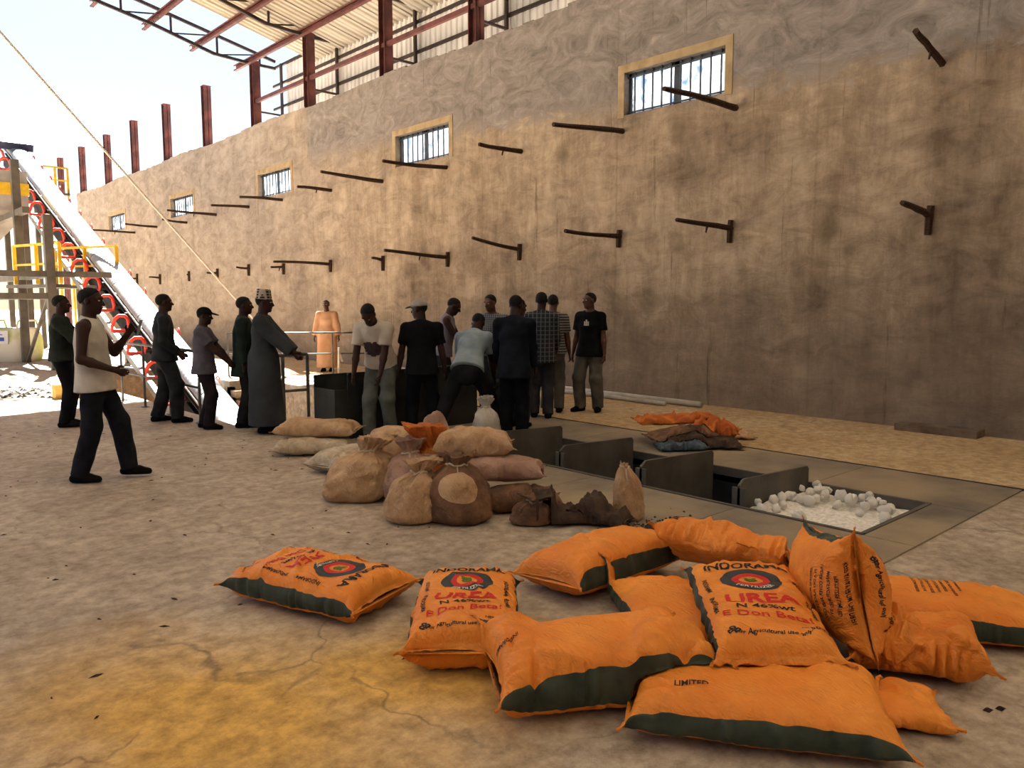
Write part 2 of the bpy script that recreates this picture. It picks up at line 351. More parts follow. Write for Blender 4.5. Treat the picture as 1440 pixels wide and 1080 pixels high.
# ------------------------------------------------------------------ setting: the long wall
def wall_mat():
    m = bpy.data.materials.new('stained_plaster'); m.use_nodes = True; n = m.node_tree.nodes; l = m.node_tree.links; b = n['Principled BSDF']
    b.inputs['Roughness'].default_value = .9; b.inputs['Specular IOR Level'].default_value = .15
    g = n.new('ShaderNodeNewGeometry'); P = g.outputs['Position']
    def noise(sc, det, st=(1, 1, 1), rg=.6, dist=0.0):
        mp = n.new('ShaderNodeMapping'); mp.inputs['Scale'].default_value = st; l.new(P, mp.inputs['Vector'])
        z = n.new('ShaderNodeTexNoise'); z.inputs['Scale'].default_value = sc; z.inputs['Detail'].default_value = det; z.inputs['Roughness'].default_value = rg; z.inputs['Distortion'].default_value = dist
        l.new(mp.outputs[0], z.inputs['Vector']); return z.outputs['Fac']
    def ramp(fac, stops):
        r = n.new('ShaderNodeValToRGB'); e = r.color_ramp.elements
        e[0].position = stops[0][0]; e[0].color = lin(stops[0][1]); e[1].position = stops[-1][0]; e[1].color = lin(stops[-1][1])
        for p, c in stops[1:-1]: x = e.new(p); x.color = lin(c)
        l.new(fac, r.inputs['Fac']); return r.outputs['Color']
    def math_(op, a, bb, c=None):
        x = n.new('ShaderNodeMath'); x.operation = op
        for i, v in enumerate((a, bb, c)):
            if v is None: continue
            if isinstance(v, (int, float)): x.inputs[i].default_value = v
            else: l.new(v, x.inputs[i])
        return x.outputs[0]
    def mr(v, a, bb, c=0., d=1.):
        x = n.new('ShaderNodeMapRange'); x.inputs['From Min'].default_value = a; x.inputs['From Max'].default_value = bb; x.inputs['To Min'].default_value = c; x.inputs['To Max'].default_value = d
        l.new(v, x.inputs['Value']); return x.outputs[0]
    def mix(f, a, bb, bt='MIX'):
        x = n.new('ShaderNodeMix'); x.data_type = 'RGBA'; x.blend_type = bt
        for i, v in ((0, f), (6, a), (7, bb)):
            if isinstance(v, (int, float)): x.inputs[i].default_value = v
            elif isinstance(v, tuple): x.inputs[i].default_value = v
            else: l.new(v, x.inputs[i])
        return x.outputs[2]
    sp = n.new('ShaderNodeSeparateXYZ'); l.new(P, sp.inputs[0]); Y = sp.outputs[1]; Z = sp.outputs[2]
    big = noise(.45, 8, (1, 1, 1), .65)
    base = ramp(big, [(.28, '7f6e5c'), (.42, '9f8c77'), (.55, 'bba68c'), (.70, 'a99883')])
    stk = noise(1.0, 9, (1, 2.2, .5), .75)
    base = mix(.5, base, ramp(stk, [(.35, '8f8072'), (.6, 'ffffff')]), 'MULTIPLY')
    # paler, greyer far half beyond the roof
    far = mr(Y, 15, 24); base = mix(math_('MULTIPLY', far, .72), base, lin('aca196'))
    mot = noise(2.6, 10, (1, .6, 1.3), .75, .6); base = mix(.6, base, ramp(mot, [(.3, '7a6e62'), (.6, 'ffffff')]), 'MULTIPLY')
    # grey-brown tone towards the foot of the wall
    foot = mr(math_('MULTIPLY_ADD', big, 2.2, Z), 2.9, 1.4); base = mix(math_('MULTIPLY', foot, .45), base, lin('7f6f60'))
    # bare cement render along the top near the camera
    swirl = noise(1.6, 10, (1, 1, 1.8), .72, 1.5)
    cem = ramp(swirl, [(.3, '665e57'), (.5, '877e76'), (.62, '958c84'), (.75, 'b8a68c')])
    th = math_('MULTIPLY_ADD', Y, .055, 4.45)
    cm = mr(math_('SUBTRACT', math_('MULTIPLY_ADD', swirl, 1.4, Z), th), .55, .85)
    cm = math_('MULTIPLY', cm, mr(math_('MULTIPLY_ADD', big, .1, Y), 20.15, 20.0))
    base = mix(cm, base, cem)
    # plugged scaffold holes: round grey patches between the pegs
    for z0, r0, yo in ((2.62, .2, 5.2), (4.35, .2, 5.2)):
        ph = math_('SUBTRACT', math_('MODULO', math_('ADD', Y, 100 * 2.55 - yo + 1.275), 2.55), 1.275)
        dd = math_('SQRT', math_('ADD', math_('MULTIPLY', ph, ph), math_('POWER', math_('MULTIPLY', math_('SUBTRACT', Z, z0), .8), 2)), None)
        dd = math_('MULTIPLY_ADD', swirl, .2, dd)
        base = mix(math_('MULTIPLY', math_('MULTIPLY', mr(dd, r0 + .1, r0), .5), mr(noise(.35, 2), .42, .58)), base, lin('6a5c48'))
    # dark vertical drips
    dr = noise(1.0, 6, (1, 7, .45), .7)
    base = mix(math_('MULTIPLY', mr(dr, .63, .69), .5), base, lin('4a3a2c'))
    sk = noise(11, 6, (1, 1, .7), .7); base = mix(math_('MULTIPLY', mr(sk, .66, .73), .5), base, lin('54432f'))
    # day joints of the render
    jt = math_('ABSOLUTE', math_('SUBTRACT', math_('MODULO', math_('ADD', Y, 100 * 3.6), 3.6), 1.8), None)
    base = mix(math_('MULTIPLY', mr(jt, .03, .0), .25), base, lin('6a5a48'))
    l.new(base, b.inputs['Base Color'])
    h = math_('MULTIPLY_ADD', noise(5, 12, (1, 1, 1), .75, .8), .6, math_('MULTIPLY', swirl, .6))
    bp = n.new('ShaderNodeBump'); bp.inputs['Strength'].default_value = .45; bp.inputs['Distance'].default_value = .05
    l.new(h, bp.inputs['Height']); l.new(bp.outputs[0], b.inputs['Normal'])
    return m
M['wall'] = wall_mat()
WINS = [(6.9, 8.86), (13.7, 15.74), (21.05, 23.18), (28.5, 30.78), (36.35, 38.72)]
WZ0, WZ1 = 4.78, 5.48
WTOP = 6.93
wb = MB()
rr = random.Random(3)
yy = -12.0; edges = []
while yy < 43.9:
    edges.append(yy); yy += .3
for a, c in WINS: edges += [a, c]
edges = sorted(set(edges + [43.9]))
for a, c in zip(edges[:-1], edges[1:]):
    if c - a < 1e-4: continue
    mid = (a + c) / 2; top = WTOP + rr.uniform(-.02, .025) + .04 * math.sin(mid * .9)
    if any(p < mid < q for p, q in WINS):
        wb.box(WX, WX + .26, a, c, -.2, WZ0); wb.box(WX, WX + .26, a, c, WZ1, top)
    else: wb.box(WX, WX + .26, a, c, -.2, top)
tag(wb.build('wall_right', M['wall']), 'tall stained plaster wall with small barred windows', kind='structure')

hb = MB(); hb.box(-14.3, -14, -14, 0.0, -.2, 12.5); tag(hb.build('added_wall_left', M['wall']), 'unseen plaster wall added on the left to hold back side light', kind='structure')  # unseen wall added to cut light coming in from the left
hb = MB(); hb.box(-14.3, WX + .26, -14.3, -14, -.2, 12.5); tag(hb.build('added_wall_back', M['wall']), 'unseen plaster wall added behind the viewer to hold back light', kind='structure')  # added out of view to stop light from behind the camera

def glass_mat():
    m = bpy.data.materials.new('frosted_glass'); m.use_nodes = True; n = m.node_tree.nodes; l = m.node_tree.links
    out = n['Material Output']; n.remove(n['Principled BSDF'])
    tr = n.new('ShaderNodeBsdfTransparent'); tr.inputs[0].default_value = (.8, .87, .95, 1)
    tl = n.new('ShaderNodeBsdfTranslucent'); tl.inputs[0].default_value = (.8, .86, .95, 1)
    gl = n.new('ShaderNodeBsdfGlossy'); gl.inputs['Roughness'].default_value = .15
    tc = n.new('ShaderNodeTexCoord'); nz = n.new('ShaderNodeTexNoise'); nz.inputs['Scale'].default_value = 4; nz.inputs['Detail'].default_value = 6; l.new(tc.outputs['Object'], nz.inputs['Vector'])
    mr = n.new('ShaderNodeMapRange'); mr.inputs['From Min'].default_value = .4; mr.inputs['From Max'].default_value = .6; l.new(nz.outputs[0], mr.inputs[0])
    m1 = n.new('ShaderNodeMixShader'); l.new(mr.outputs[0], m1.inputs[0]); l.new(tr.outputs[0], m1.inputs[1]); l.new(tl.outputs[0], m1.inputs[2])
    m2 = n.new('ShaderNodeMixShader'); m2.inputs[0].default_value = .06; l.new(m1.outputs[0], m2.inputs[1]); l.new(gl.outputs[0], m2.inputs[2])
    l.new(m2.outputs[0], out.inputs[0]); return m
M['glass'] = glass_mat()
M['winframe'] = mat('window_bar_steel', '2c3138', '474d55', 6, .5)
M['surround'] = mat('window_plaster', '96815f', 'b29a76', 4, .9, .5, 14)
for i, (a, c) in enumerate(WINS):
    wroot = empty('window_%d' % (i + 1), (WX, (a + c) / 2, WZ0))
    tag(wroot, 'small barred window in the plaster wall, %s from the right' % ['first', 'second', 'third', 'fourth', 'fifth'][i], kind='structure')
    hw = (c - a) / 2; hh = WZ1 - WZ0
    b = MB()   # plaster surround, slightly proud
    s = .13
    b.box(-.012, .0, -hw - s, hw + s, hh, hh + s); b.box(-.012, .0, -hw - s, -hw, -s * .3, hh); b.box(-.012, .0, hw, hw + s, -s * .3, hh)
    b.build('plaster_surround', M['surround'], wroot)
    b = MB()
    for (y0, y1, z0, z1) in [(-hw, hw, 0, .045), (-hw, hw, hh - .045, hh), (-hw, -hw + .05, 0, hh), (hw - .05, hw, 0, hh), (-.05, .05, 0, hh)]:
        b.box(.13, .19, y0, y1, z0, z1)
    b.build('window_frame', M['winframe'], wroot)
    nb = 10
    b = MB(); b.box(.1, .122, -.011, .011, .0, hh); b0 = None
    for k in range(nb):
        y = -hw + 2 * hw * (k + .75) / (nb + .5)
        if b0 is None: b0 = b.build('window_bar', M['winframe'], wroot, loc=(0, y, 0))
        else: inst('window_bar', b0, wroot, (0, y, 0))
    b = MB(); b.box(.095, .125, -hw, hw, .05, .07); b.box(.095, .125, -hw, hw, hh - .08, hh - .06); b.build('cross_rail', M['winframe'], wroot)
    for sg in (-1, 1):
        b = MB(); y0, y1 = sorted((sg * .05, sg * (hw - .05))); b.box(.158, .163, y0, y1, .045, hh - .045); b.build('window_pane', M['glass'], wroot)

# ------------------------------------------------------------------ roof
ROOF = tag(empty('ceiling', (0, 0, 0)), 'corrugated metal roof on steel trusses over the hall', kind='structure')
SLOPE = -.235
def rz(x): return 8.80 + (10.55 - x) * (-SLOPE)
RX0, RX1, RY0, RY1 = -14.0, 11.9, -14.0, 21.5
# sheets
def corr_sheet(width, n, amp, ln):
    b = MB(); vs = []; fs = []
    prof = []
    for k in range(n):
        y = width * k / n; p = width / n
        prof += [(y, 0), (y + p * .35, 0), (y + p * .5, amp), (y + p * .85, amp)]
    prof.append((width, 0))
    for (y, z) in prof: vs += [(0, y, z), (ln, y, z)]
    for i in range(len(prof) - 1): fs.append((2 * i, 2 * i + 1, 2 * i + 3, 2 * i + 2))
    b.add(vs, fs); return b
SW = .82
ang = math.atan(-SLOPE)
ln = (RX1 - RX0) / math.cos(ang)
def fill_sheet_mat():  # for the added overhead sheets that let fill light through
    m = bpy.data.materials.new('translucent_fill_sheet'); m.use_nodes = True; n = m.node_tree.nodes; l = m.node_tree.links
    out = n['Material Output']; n.remove(n['Principled BSDF']); a = n.new('ShaderNodeBsdfTranslucent'); a.inputs[0].default_value = (.54, .49, .40, 1)
    d = n.new('ShaderNodeBsdfDiffuse'); d.inputs[0].default_value = (.6, .55, .42, 1); mx = n.new('ShaderNodeMixShader'); mx.inputs[0].default_value = .35
    l.new(a.outputs[0], mx.inputs[1]); l.new(d.outputs[0], mx.inputs[2]); l.new(mx.outputs[0], out.inputs[0]); return m
M['fill_sheet'] = fill_sheet_mat()
fs0 = None; kk = 0
s0 = None; y = RY1 - SW
while y > RY0:
    loc = (RX0, y, rz(RX0) + .12 + rr.uniform(0, .006))
    kk += 1
    if y < 7 and kk % 6 == 0:            # translucent sheet added out of view to brighten the near hall
        if fs0 is None: fs0 = corr_sheet(SW + .03, 4, .035, ln).build('added_fill_sheet', M['fill_sheet'], ROOF, loc=loc); fs0.rotation_euler = (0, ang, 0)
        else: inst('added_fill_sheet', fs0, ROOF, loc)
    elif s0 is None:
        s0 = corr_sheet(SW + .03, 4, .035, ln).build('roof_sheet', M['sheet'], ROOF, loc=loc); s0.rotation_euler = (0, ang, 0)
    else: inst('roof_sheet', s0, ROOF, loc)
    y -= SW
# purlins (C sections)
def csec(a, b_, w_, h_, t=.012):
    m = MB(); (x, y0, z) = a; y1 = b_[1]
    m.box(x - t, x, y0, y1, z, z + h_); m.box(x - w_, x - t, y0, y1, z, z + t); m.box(x - w_, x - t, y0, y1, z + h_ - t, z + h_)
    m.box(x - w_, x - w_ + t, y0, y1, z + t, z + .035); m.box(x - w_, x - w_ + t, y0, y1, z + h_ - .035, z + h_ - t); return m
px = 10.55; c0 = None
while px > RX0:
    loc = (px, RY0, rz(px) - .06)
    if c0 is None: c0 = csec((0, 0, 0), (0, 24.35 - RY0, 0), .09, .17).build('purlin', M['steel_red'], ROOF, loc=loc)
    else: inst('purlin', c0, ROOF, loc)
    px -= 1.33
# trusses
COLS = [23.45, 20.05, 16.28, 12.93, 9.5, 6.1, 2.7, -.7, -4.1]
def truss_objs(Y, first=None):
    if first is None:
        b = MB()
        pts = [(11.4, 8.80), (10.6, 8.80), (9.5, 8.86), (7.9, 9.28), (6.5, 9.56), (3, 10.1), (-14, 13.6)]
        for p, q in zip(pts[:-1], pts[1:]): b.bar((p[0], 0, p[1]), (q[0], 0, q[1]), .07, .08)
        lo = b.build('truss_chord', M['steel_dark'], ROOF, loc=(0, Y, 0))
        b = MB(); b.bar((11.4, 0, 9.0), (-14, 0, rz(-14) - .1), .07, .08); up = b.build('upper_chord', M['steel_dark'], lo)
        webs = []
        def zl(x):
            for p, q in zip(pts[:-1], pts[1:]):
                if q[0] <= x <= p[0]: return p[1] + (q[1] - p[1]) * (x - p[0]) / (q[0] - p[0])
        xs = [10.9, 9.6, 8.3, 7.0, 5.7, 4.4, 3.1, 1.8, .5, -.8, -2.1, -3.4]
        for i, x in enumerate(xs):
            zu = 9.0 + (11.4 - x) * (rz(-14) - .1 - 9.0) / 25.4
            b = MB(); b.bar((x, 0, zl(x)), (x, 0, zu), .05, .05); b.build('web_strut', M['steel_dark'], lo)
            if i + 1 < len(xs):
                x2 = xs[i + 1]
                b = MB(); b.bar((x2, .02, zl(x2)), (x, .02, zu), .035, .035); b.build('web_diagonal', M['steel_dark'], lo)
        return lo
    t = inst('truss_chord', first, ROOF, (0, Y, 0))
    for ch in first.children: inst(ch.name.split('.')[0], ch, t, ch.location)
    return t
t0 = truss_objs(COLS[0])
for Y in COLS[1:]: truss_objs(Y, t0)

# ------------------------------------------------------------------ upper cladding with girts and posts, 1 m outside the columns
UP = tag(empty('wall_upper', (0, 0, 0)), 'pale corrugated metal cladding above the plaster wall', kind='structure')
c1 = None; y = 23.35 - SW
vs_h = 3.1
while y > -10:
    loc = (11.75, y, 6.0 + rr.uniform(-.01, .01))
    if c1 is None:
        c1 = corr_sheet(SW + .02, 4, .035, vs_h).build('cladding_sheet', M['clad'], UP, loc=loc); c1.rotation_euler = (0, -math.pi / 2, 0)
    else: inst('cladding_sheet', c1, UP, loc)
    y -= SW
for z in (7.18, 7.74, 8.45, 9.0):
    b = MB(); b.box(11.66, 11.72, -10, 24.2, z - .035, z + .035); b.build('girt', M['steel_dark'], UP)
p0 = None
for Y in COLS[:7]:
    if p0 is None:
        b = MB(); b.box(11.58, 11.65, -.035, .035, 6.0, 9.0); p0 = b.build('cladding_post', M['steel_dark'], UP, loc=(0, Y + .05, 0))
    else: inst('cladding_post', p0, UP, (0, Y + .05, 0))
    b = MB(); b.bar((10.75, Y, 7.42), (11.6, Y, 7.42), .05, .05); b.build('tie_strut', M['steel_dark'], UP)
b = MB(); b.box(10.66, 10.74, -10, 23.45, 7.63, 7.73); b.build('rail_beam', M['steel_red'], UP)

# columns: H sections on the wall
def hcol(z0, z1, w_=.24, d_=.24, t=.018):
    b = MB()
    b.box(-t / 2, t / 2, -d_ / 2, d_ / 2, z0, z1); b.box(-w_ / 2, w_ / 2, -d_ / 2, -d_ / 2 + t, z0, z1); b.box(-w_ / 2, w_ / 2, d_ / 2 - t, d_ / 2, z0, z1)
    b.box(-w_ / 2 - .01, w_ / 2 + .01, -d_ / 2 - .01, d_ / 2 + .01, z1, z1 + .02)
    return b
ordn = ['first', 'second', 'third', 'fourth', 'fifth', 'sixth', 'seventh', 'eighth', 'ninth']
k0 = None
for i, Y in enumerate(COLS):
    if k0 is None: o = k0 = hcol(6.3, 8.86).build('steel_column', M['steel_red'], loc=(10.73, Y, 0))
    else: o = inst('steel_column', k0, None, (10.73, Y, 0))
    tag(o, 'reddish brown steel column carrying the roof above the wall, %s from the roof end' % ordn[i], 'column', 'roof columns on the wall')
k1 = None
for i, (Y, zt) in enumerate([(27.3, 8.9), (31.2, 9.0), (35.05, 9.04), (38.87, 9.06), (43.08, 9.13), (47.3, 9.17)]):
    o = hcol(6.3 if Y < 43.5 else -.1, zt, .25, .25).build('steel_column', M['steel_red'], loc=(10.73, Y, 0))
    tag(o, 'bare red-brown steel post standing free against the sky, %s beyond the roof' % ordn[i], 'column', 'bare posts on the wall')

# ------------------------------------------------------------------ wooden pegs in the wall
UPEG = [(3.83, 4.52, -0.86, 0.21), (6.7, 4.52, -1.75, -0.0), (8.88, 4.53, -1.68, -0.11), (11.42, 4.54, -1.06, 0.01), (13.8, 4.54, -1.63, -0.08), (16.32, 4.52, -1.64, 0.02), (18.77, 4.56, -0.97, -0.01), (21.61, 4.58, -1.27, -0.01), (23.9, 4.58, -1.18, -0.01), (26.49, 4.55, -1.59, 0.05), (29.18, 4.49, -0.86, 0.05), (32.37, 4.57, -1.17, 0.0), (35.1, 4.52, -1.67, -0.01)]
LPEG = [(3.87, 2.69, -0.9, 0.13, 0.36), (6.72, 2.74, -1.38, 0.07, 0.34), (8.91, 2.76, -1.36, 0.02, 0.3), (11.44, 2.65, -1.23, 0.15, 0.32), (13.75, 2.6, -1.65, 0.06, 0.32), (16.32, 2.61, -0.34, 0.07, 0.36), (18.86, 2.63, -1.63, 0.04, 0.32), (21.6, 2.64, -0.42, 0.03, 0.32), (24.0, 2.68, -0.43, 0.05, 0.36), (26.5, 2.64, -0.39, -0.04, 0.32), (29.12, 2.61, -0.1, -0.01, 0.36), (32.23, 2.57, -0.43, 0.02, 0.4), (35.03, 2.61, -0.33, -0.01, 0.5)]
def peg_mesh(L_, dz, th=.05, seed=0):
    q = random.Random(seed); b = MB(); n_ = 7; pts = []; rad = []
    for k in range(n_):
        t = k / (n_ - 1)
        pts.append((.12 - (.12 - L_) * t, q.uniform(-.012, .012), dz * t + .03 * math.sin(3 * t + seed) * t)); rad.append(th * (1.0 - .28 * t) * q.uniform(.92, 1.08))
    b.tube(pts, rad, 6)
    if seed % 3 == 0: b.tube([(pts[3][0], 0, pts[3][2] - .02), (pts[3][0] - .02, .01, pts[3][2] - .12)], [.02, .012], 5)
    return b
for i, (Y, z, L_, dz) in enumerate(UPEG):
    o = peg_mesh(L_, dz, .05, i).build('wooden_peg', M['wood_peg'], loc=(WX, Y, z))
    tag(o, 'rough dark wooden peg jutting from the wall, %s from the right in upper row' % (ordn + ['tenth', 'eleventh', 'twelfth', 'thirteenth'])[i], 'wooden peg', 'upper row of wall pegs')
for i, (Y, z, L_, dz, ph) in enumerate(LPEG):
    o = empty('wooden_peg', (WX, Y, z))
    peg_mesh(L_, dz, .045, i + 20).build('peg_arm', M['wood_peg'], o)
    b = MB(); b.tube([(-.03, .01, -ph / 2 - .04), (-.035, 0, 0), (-.03, -.01, ph / 2 - .04)], [.042, .05, .045], 6); b.build('cross_piece', M['wood_peg'], o)
    tag(o, 'dark wooden peg with upright cross piece, %s from the right in lower row' % (ordn + ['tenth', 'eleventh', 'twelfth', 'thirteenth'])[i], 'wooden peg', 'lower row of wall pegs')

# pipes and board along the wall foot
b = MB(); b.tube([(10.45, 16, .06), (10.42, 12, .06), (10.25, 9, .06), (10.2, 6.9, .06)], .045, 10)
tag(b.build('conduit_pipe', M['pvc'], smooth=True), 'longer grey plastic pipe lying along the wall foot', 'pipe')
b = MB(); b.tube([(10.2, 15, .05), (10.1, 11, .05), (9.95, 7.4, .05)], .035, 10)
tag(b.build('conduit_pipe', M['pvc'], smooth=True), 'thinner pale pipe on the floor in front of the longer pipe', 'pipe')
b = MB(); b.box(10.28, 10.56, 3.1, 4.05, .0, .09)
tag(b.build('timber_board', mat('old_board', '5a4a3c', '7a6856', 5, .9, .4, 30), loc=(0, 0, .004)), 'weathered board lying at the foot of the wall at right', 'board')

# ------------------------------------------------------------------ feed trench: baffle plates, urea, lumps
for i, Y in enumerate((6.4, 5.33, 4.32, 3.33)):
    b = MB(); t = .012
    pr = [(TX0 + .05, ZT + .02), (TX1 - .02, ZT + .02), (TX1 - .02, .15), (TX1 - .05, .175), (TX0 + .12, .215), (TX0 + .05, .17)]
    n_ = len(pr); vs = [(x, -t, z) for x, z in pr] + [(x, t, z) for x, z in pr]
    b.add(vs, [tuple(range(n_)), tuple(range(n_, 2 * n_))[::-1]] + [(k + n_, (k + 1) % n_ + n_, (k + 1) % n_, k) for k in range(n_)])
    b.box(TX0 + .05, TX0 + .075, -.06, .06, ZT + .02, .15)
    o = b.build('baffle_plate', M['steel_grey'], loc=(0, Y, 0))
    tag(o, ['grey steel baffle plate in the trench nearest the standing men', 'grey steel baffle plate in the trench, second from the men', 'grey steel baffle plate in the trench, third from the men', 'grey steel baffle plate standing right beside the white lumps'][i], 'steel plate', 'baffle plates in the trench')
nx, ny = 40, 34
X, Yg = np.meshgrid(np.linspace(TX0 + .004, TX1 - .004, nx), np.linspace(TY0 + .004, 3.3, ny), indexing='ij')
Zg = -.065 + .04 * (Yg - TY0) + .03 * fbm(np.stack([X * 4, Yg * 4, X * 0], -1), 4, 5) - .02 * np.clip((X - 6.2) / .4, 0, 1)
Vq = np.stack([X, Yg, Zg], -1).reshape(-1, 3)
Fq = [(i * ny + j, (i + 1) * ny + j, (i + 1) * ny + j + 1, i * ny + j + 1) for i in range(nx - 1) for j in range(ny - 1)]
tag(np_obj('urea_powder', Vq, Fq, M['white_lump']), 'white urea powder filling the end of the trench', 'fertilizer', kind='stuff')
lr = random.Random(11)
def blob_mesh(seed, n_=10):
    q = np.random.RandomState(seed); bm = bmesh.new(); bmesh.ops.create_icosphere(bm, subdivisions=2, radius=1)
    co = np.array([v.co[:] for v in bm.verts]); d = 1 + .28 * fbm(co * 1.3 + seed * 3.1, 3, seed)
    for v, s_ in zip(bm.verts, d): v.co *= s_
    me = bpy.data.meshes.new('urea_lump'); bm.to_mesh(me); bm.free(); return me
lm = [blob_mesh(s) for s in range(5)]
for k in range(62):
    if k < 36: x = lr.uniform(TX1 - .42, TX1 - .07); y = lr.uniform(TY0 + .15, 3.22)
    elif k < 54: x = lr.uniform(TX0 + .12, TX1 - .2); y = lr.uniform(3.0, 3.24)
    else: x = lr.uniform(TX0 + .15, TX1 - .1); y = lr.uniform(TY0 + .08, 3.2)
    r_ = lr.uniform(.018, .048)
    o = link('urea_lump', lm[k % 5], M['white_lump'], smooth=True, loc=(x, y, -.04 + .04 * (y - TY0) + lr.uniform(0, .05) * (k < 54)))
    o.scale = (r_, r_ * lr.uniform(.8, 1.2), r_ * lr.uniform(.7, 1)); o.rotation_euler = (lr.uniform(0, 3), lr.uniform(0, 3), lr.uniform(0, 3))
    tag(o, 'small white caked urea lump in the trench end', 'lump', 'white urea lumps in the trench')

# ------------------------------------------------------------------ steel feed bin
BN = tag(empty('feed_bin', (5.6, 8.4, 0)), 'dark grey steel feed bin with stepped rim behind the sacks', 'steel bin')
bx = lambda nm, *a: (lambda b: (b.box(*a), b.build(nm, M['steel_black'], BN)))(MB())
bx('front_plate', -1.02, 1.15, -.25, -.235, .0, .60); bx('front_upper_plate', -.85, 1.15, -.262, -.247, .45, .80)
bx('back_plate', -1.02, 1.15, .235, .25, .0, .75); bx('side_plate', -1.02, -1.005, -.235, .235, .0, .60); bx('side_plate', 1.135, 1.15, -.235, .235, .0, .75)
bx('rim_bar', -.85, 1.15, -.285, -.262, .775, .80)

# ------------------------------------------------------------------ guard rails around the pit
def railing(p0, p1, npost, h, label, mid=(.48,), r_=.02):
    root = empty('guard_rail', p0); p0 = Vector(p0); d = Vector(p1) - p0
    b = MB(); b.tube([(0, 0, h), (d.x, d.y, d.z + h)], r_, 8); b.build('top_rail', M['rail'], root, True)
    for m_ in mid:
        b = MB(); b.tube([(0, 0, m_), (d.x, d.y, d.z + m_)], r_ * .8, 8); b.build('middle_rail', M['rail'], root, True)
    for k in range(npost):
        t = k / (npost - 1); b = MB(); b.tube([(d.x * t, d.y * t, 0), (d.x * t, d.y * t, h)], r_, 8); b.box(d.x * t - .05, d.x * t + .05, d.y * t - .05, d.y * t + .05, 0, .012)
        b.build('rail_post', M['rail'], root)
    return tag(root, label, 'railing')
railing((3.92, 10.6, 0), (3.88, 16.2, 0), 6, .97, 'thin steel guard rail along the near side of the conveyor pit')
railing((4.35, 9.72, 0), (5.05, 9.7, 0), 3, .93, 'short steel guard rail the gowned man holds', (.45,), .024)
railing((6.95, 17.0, 0), (9.75, 15.1, 0), 4, .95, 'far steel guard rail in front of the man in peach')
b = MB(); b.bar((0, 0, .0), (.02, 0, .62), .05, .03); b.bar((.02, 0, .5), (.1, 0, .3), .05, .03)
tag(b.build('rag_strip', mat('white_rag', 'b8aca0', 'd8cec4', 12, .9), loc=(8.9, 15.63, .0)), 'white rag hanging by the far guard rail', 'rag')

# ------------------------------------------------------------------ belt conveyor
CS = .425; CY0 = 16.66
def cz(y): return CS * (y - CY0)
CV = tag(empty('belt_conveyor', (6.15, 16.66, 0)), 'long inclined belt conveyor with arched shiny cover and red side loops', 'conveyor')
ce = math.atan(CS); cdir = Vector((0, math.cos(ce), math.sin(ce))); cup = Vector((0, -math.sin(ce), math.cos(ce)))
def cp(x, s, n_): v = cdir * s + cup * n_; return (x, v.y, v.z)
SL0, SL1 = -5.2, 18.6
for sx, fn in ((-.64, -.56), (.40, -.86)):
    b = MB(); b.bar(cp(sx, SL0, fn), cp(sx, SL1, fn), .10, .16, cup); b.bar(cp(sx * .5, SL0, -.05), cp(sx * .5, SL1, -.05), .04, .05, cup); b.build('side_frame', M['galv'], CV)
b = MB(); b.bar(cp(0, SL0, -.62), cp(0, SL1, -.62), .56, .03, cup); b.bar(cp(0, SL0, -.3), cp(0, SL1, -.3), .5, .03, cup); b.build('belt', M['rubber'], CV)
b = MB(); b.bar(cp(-.27, SL0, -.58), cp(-.27, SL1, -.58), .02, .34, cup); b.bar(cp(.27, SL0, -.58), cp(.27, SL1, -.58), .02, .34, cup); b.build('skirt_board', M['rubber'], CV)
cov = None; seg = 1.98
for k in range(12):
    s_ = SL0 + .4 + k * seg
    if cov is None:
        na, ns = 18, 60; vs = []; fs = []
        for j in range(ns + 1):
            bump_ = .006 * math.sin(j * math.pi * .5 * 1.0)
            for i in range(na + 1):
                a = math.pi * i / na
                vs.append(cp(-.31 * math.cos(a), (seg - .02) * j / ns, (.2 + bump_) * math.sin(a) ** .8 + .0))
        for j in range(ns):
            for i in range(na): q = j * (na + 1) + i; fs.append((q, q + 1, q + na + 2, q + na + 1))
        b = MB(); b.add(vs, fs); cov = b.build('cover_sheet', M['galv'], CV, True); cov.location = cdir * s_
    else: inst('cover_sheet', cov, CV, cdir * s_)
loop0 = None; roll0 = None; hook0 = None
s_ = -2.6
while s_ < SL1 - .2:
    if loop0 is None:
        pts = [(-.70, 0, -.46), (-.52, 0, -.47), (-.34, 0, -.46), (-.33, 0, -.34), (-.38, 0, -.16), (-.46, 0, -.08), (-.58, 0, -.08), (-.66, 0, -.16), (-.71, 0, -.34)]
        b = MB(); b.tube([cp(p[0], p[1], p[2]) for p in pts], .042, 8, closed=True); loop0 = b.build('idler_loop', M['red'], CV, True); loop0.location = cdir * s_
        b = MB(); b.tube([cp(-.33, 0, -.4), cp(.33, 0, -.4)], .06, 10); roll0 = b.build('roller', M['rubber'], CV, True); roll0.location = cdir * s_
        b = MB(); b.tube([cp(.33, -.1, -.1), cp(.36, -.1, .05), cp(.36, .0, .14), cp(.36, .1, .05), cp(.33, .1, -.1)], .018, 6); hook0 = b.build('right_loop', M['red'], CV, True); hook0.location = cdir * s_
    else:
        inst('idler_loop', loop0, CV, cdir * s_); inst('roller', roll0, CV, cdir * s_); inst('right_loop', hook0, CV, cdir * s_)
    s_ += 1.13 / math.cos(ce)
b = MB(); b.hexa([cp(-.6, 17.6, .1), cp(.45, 17.6, .1), cp(.45, 19.8, .1), cp(-.6, 19.8, .1), cp(-.6, 17.6, .36), cp(.45, 17.6, .36), cp(.45, 19.8, .36), cp(-.6, 19.8, .36)])
b.build('head_hood', M['blue_dark'], CV)
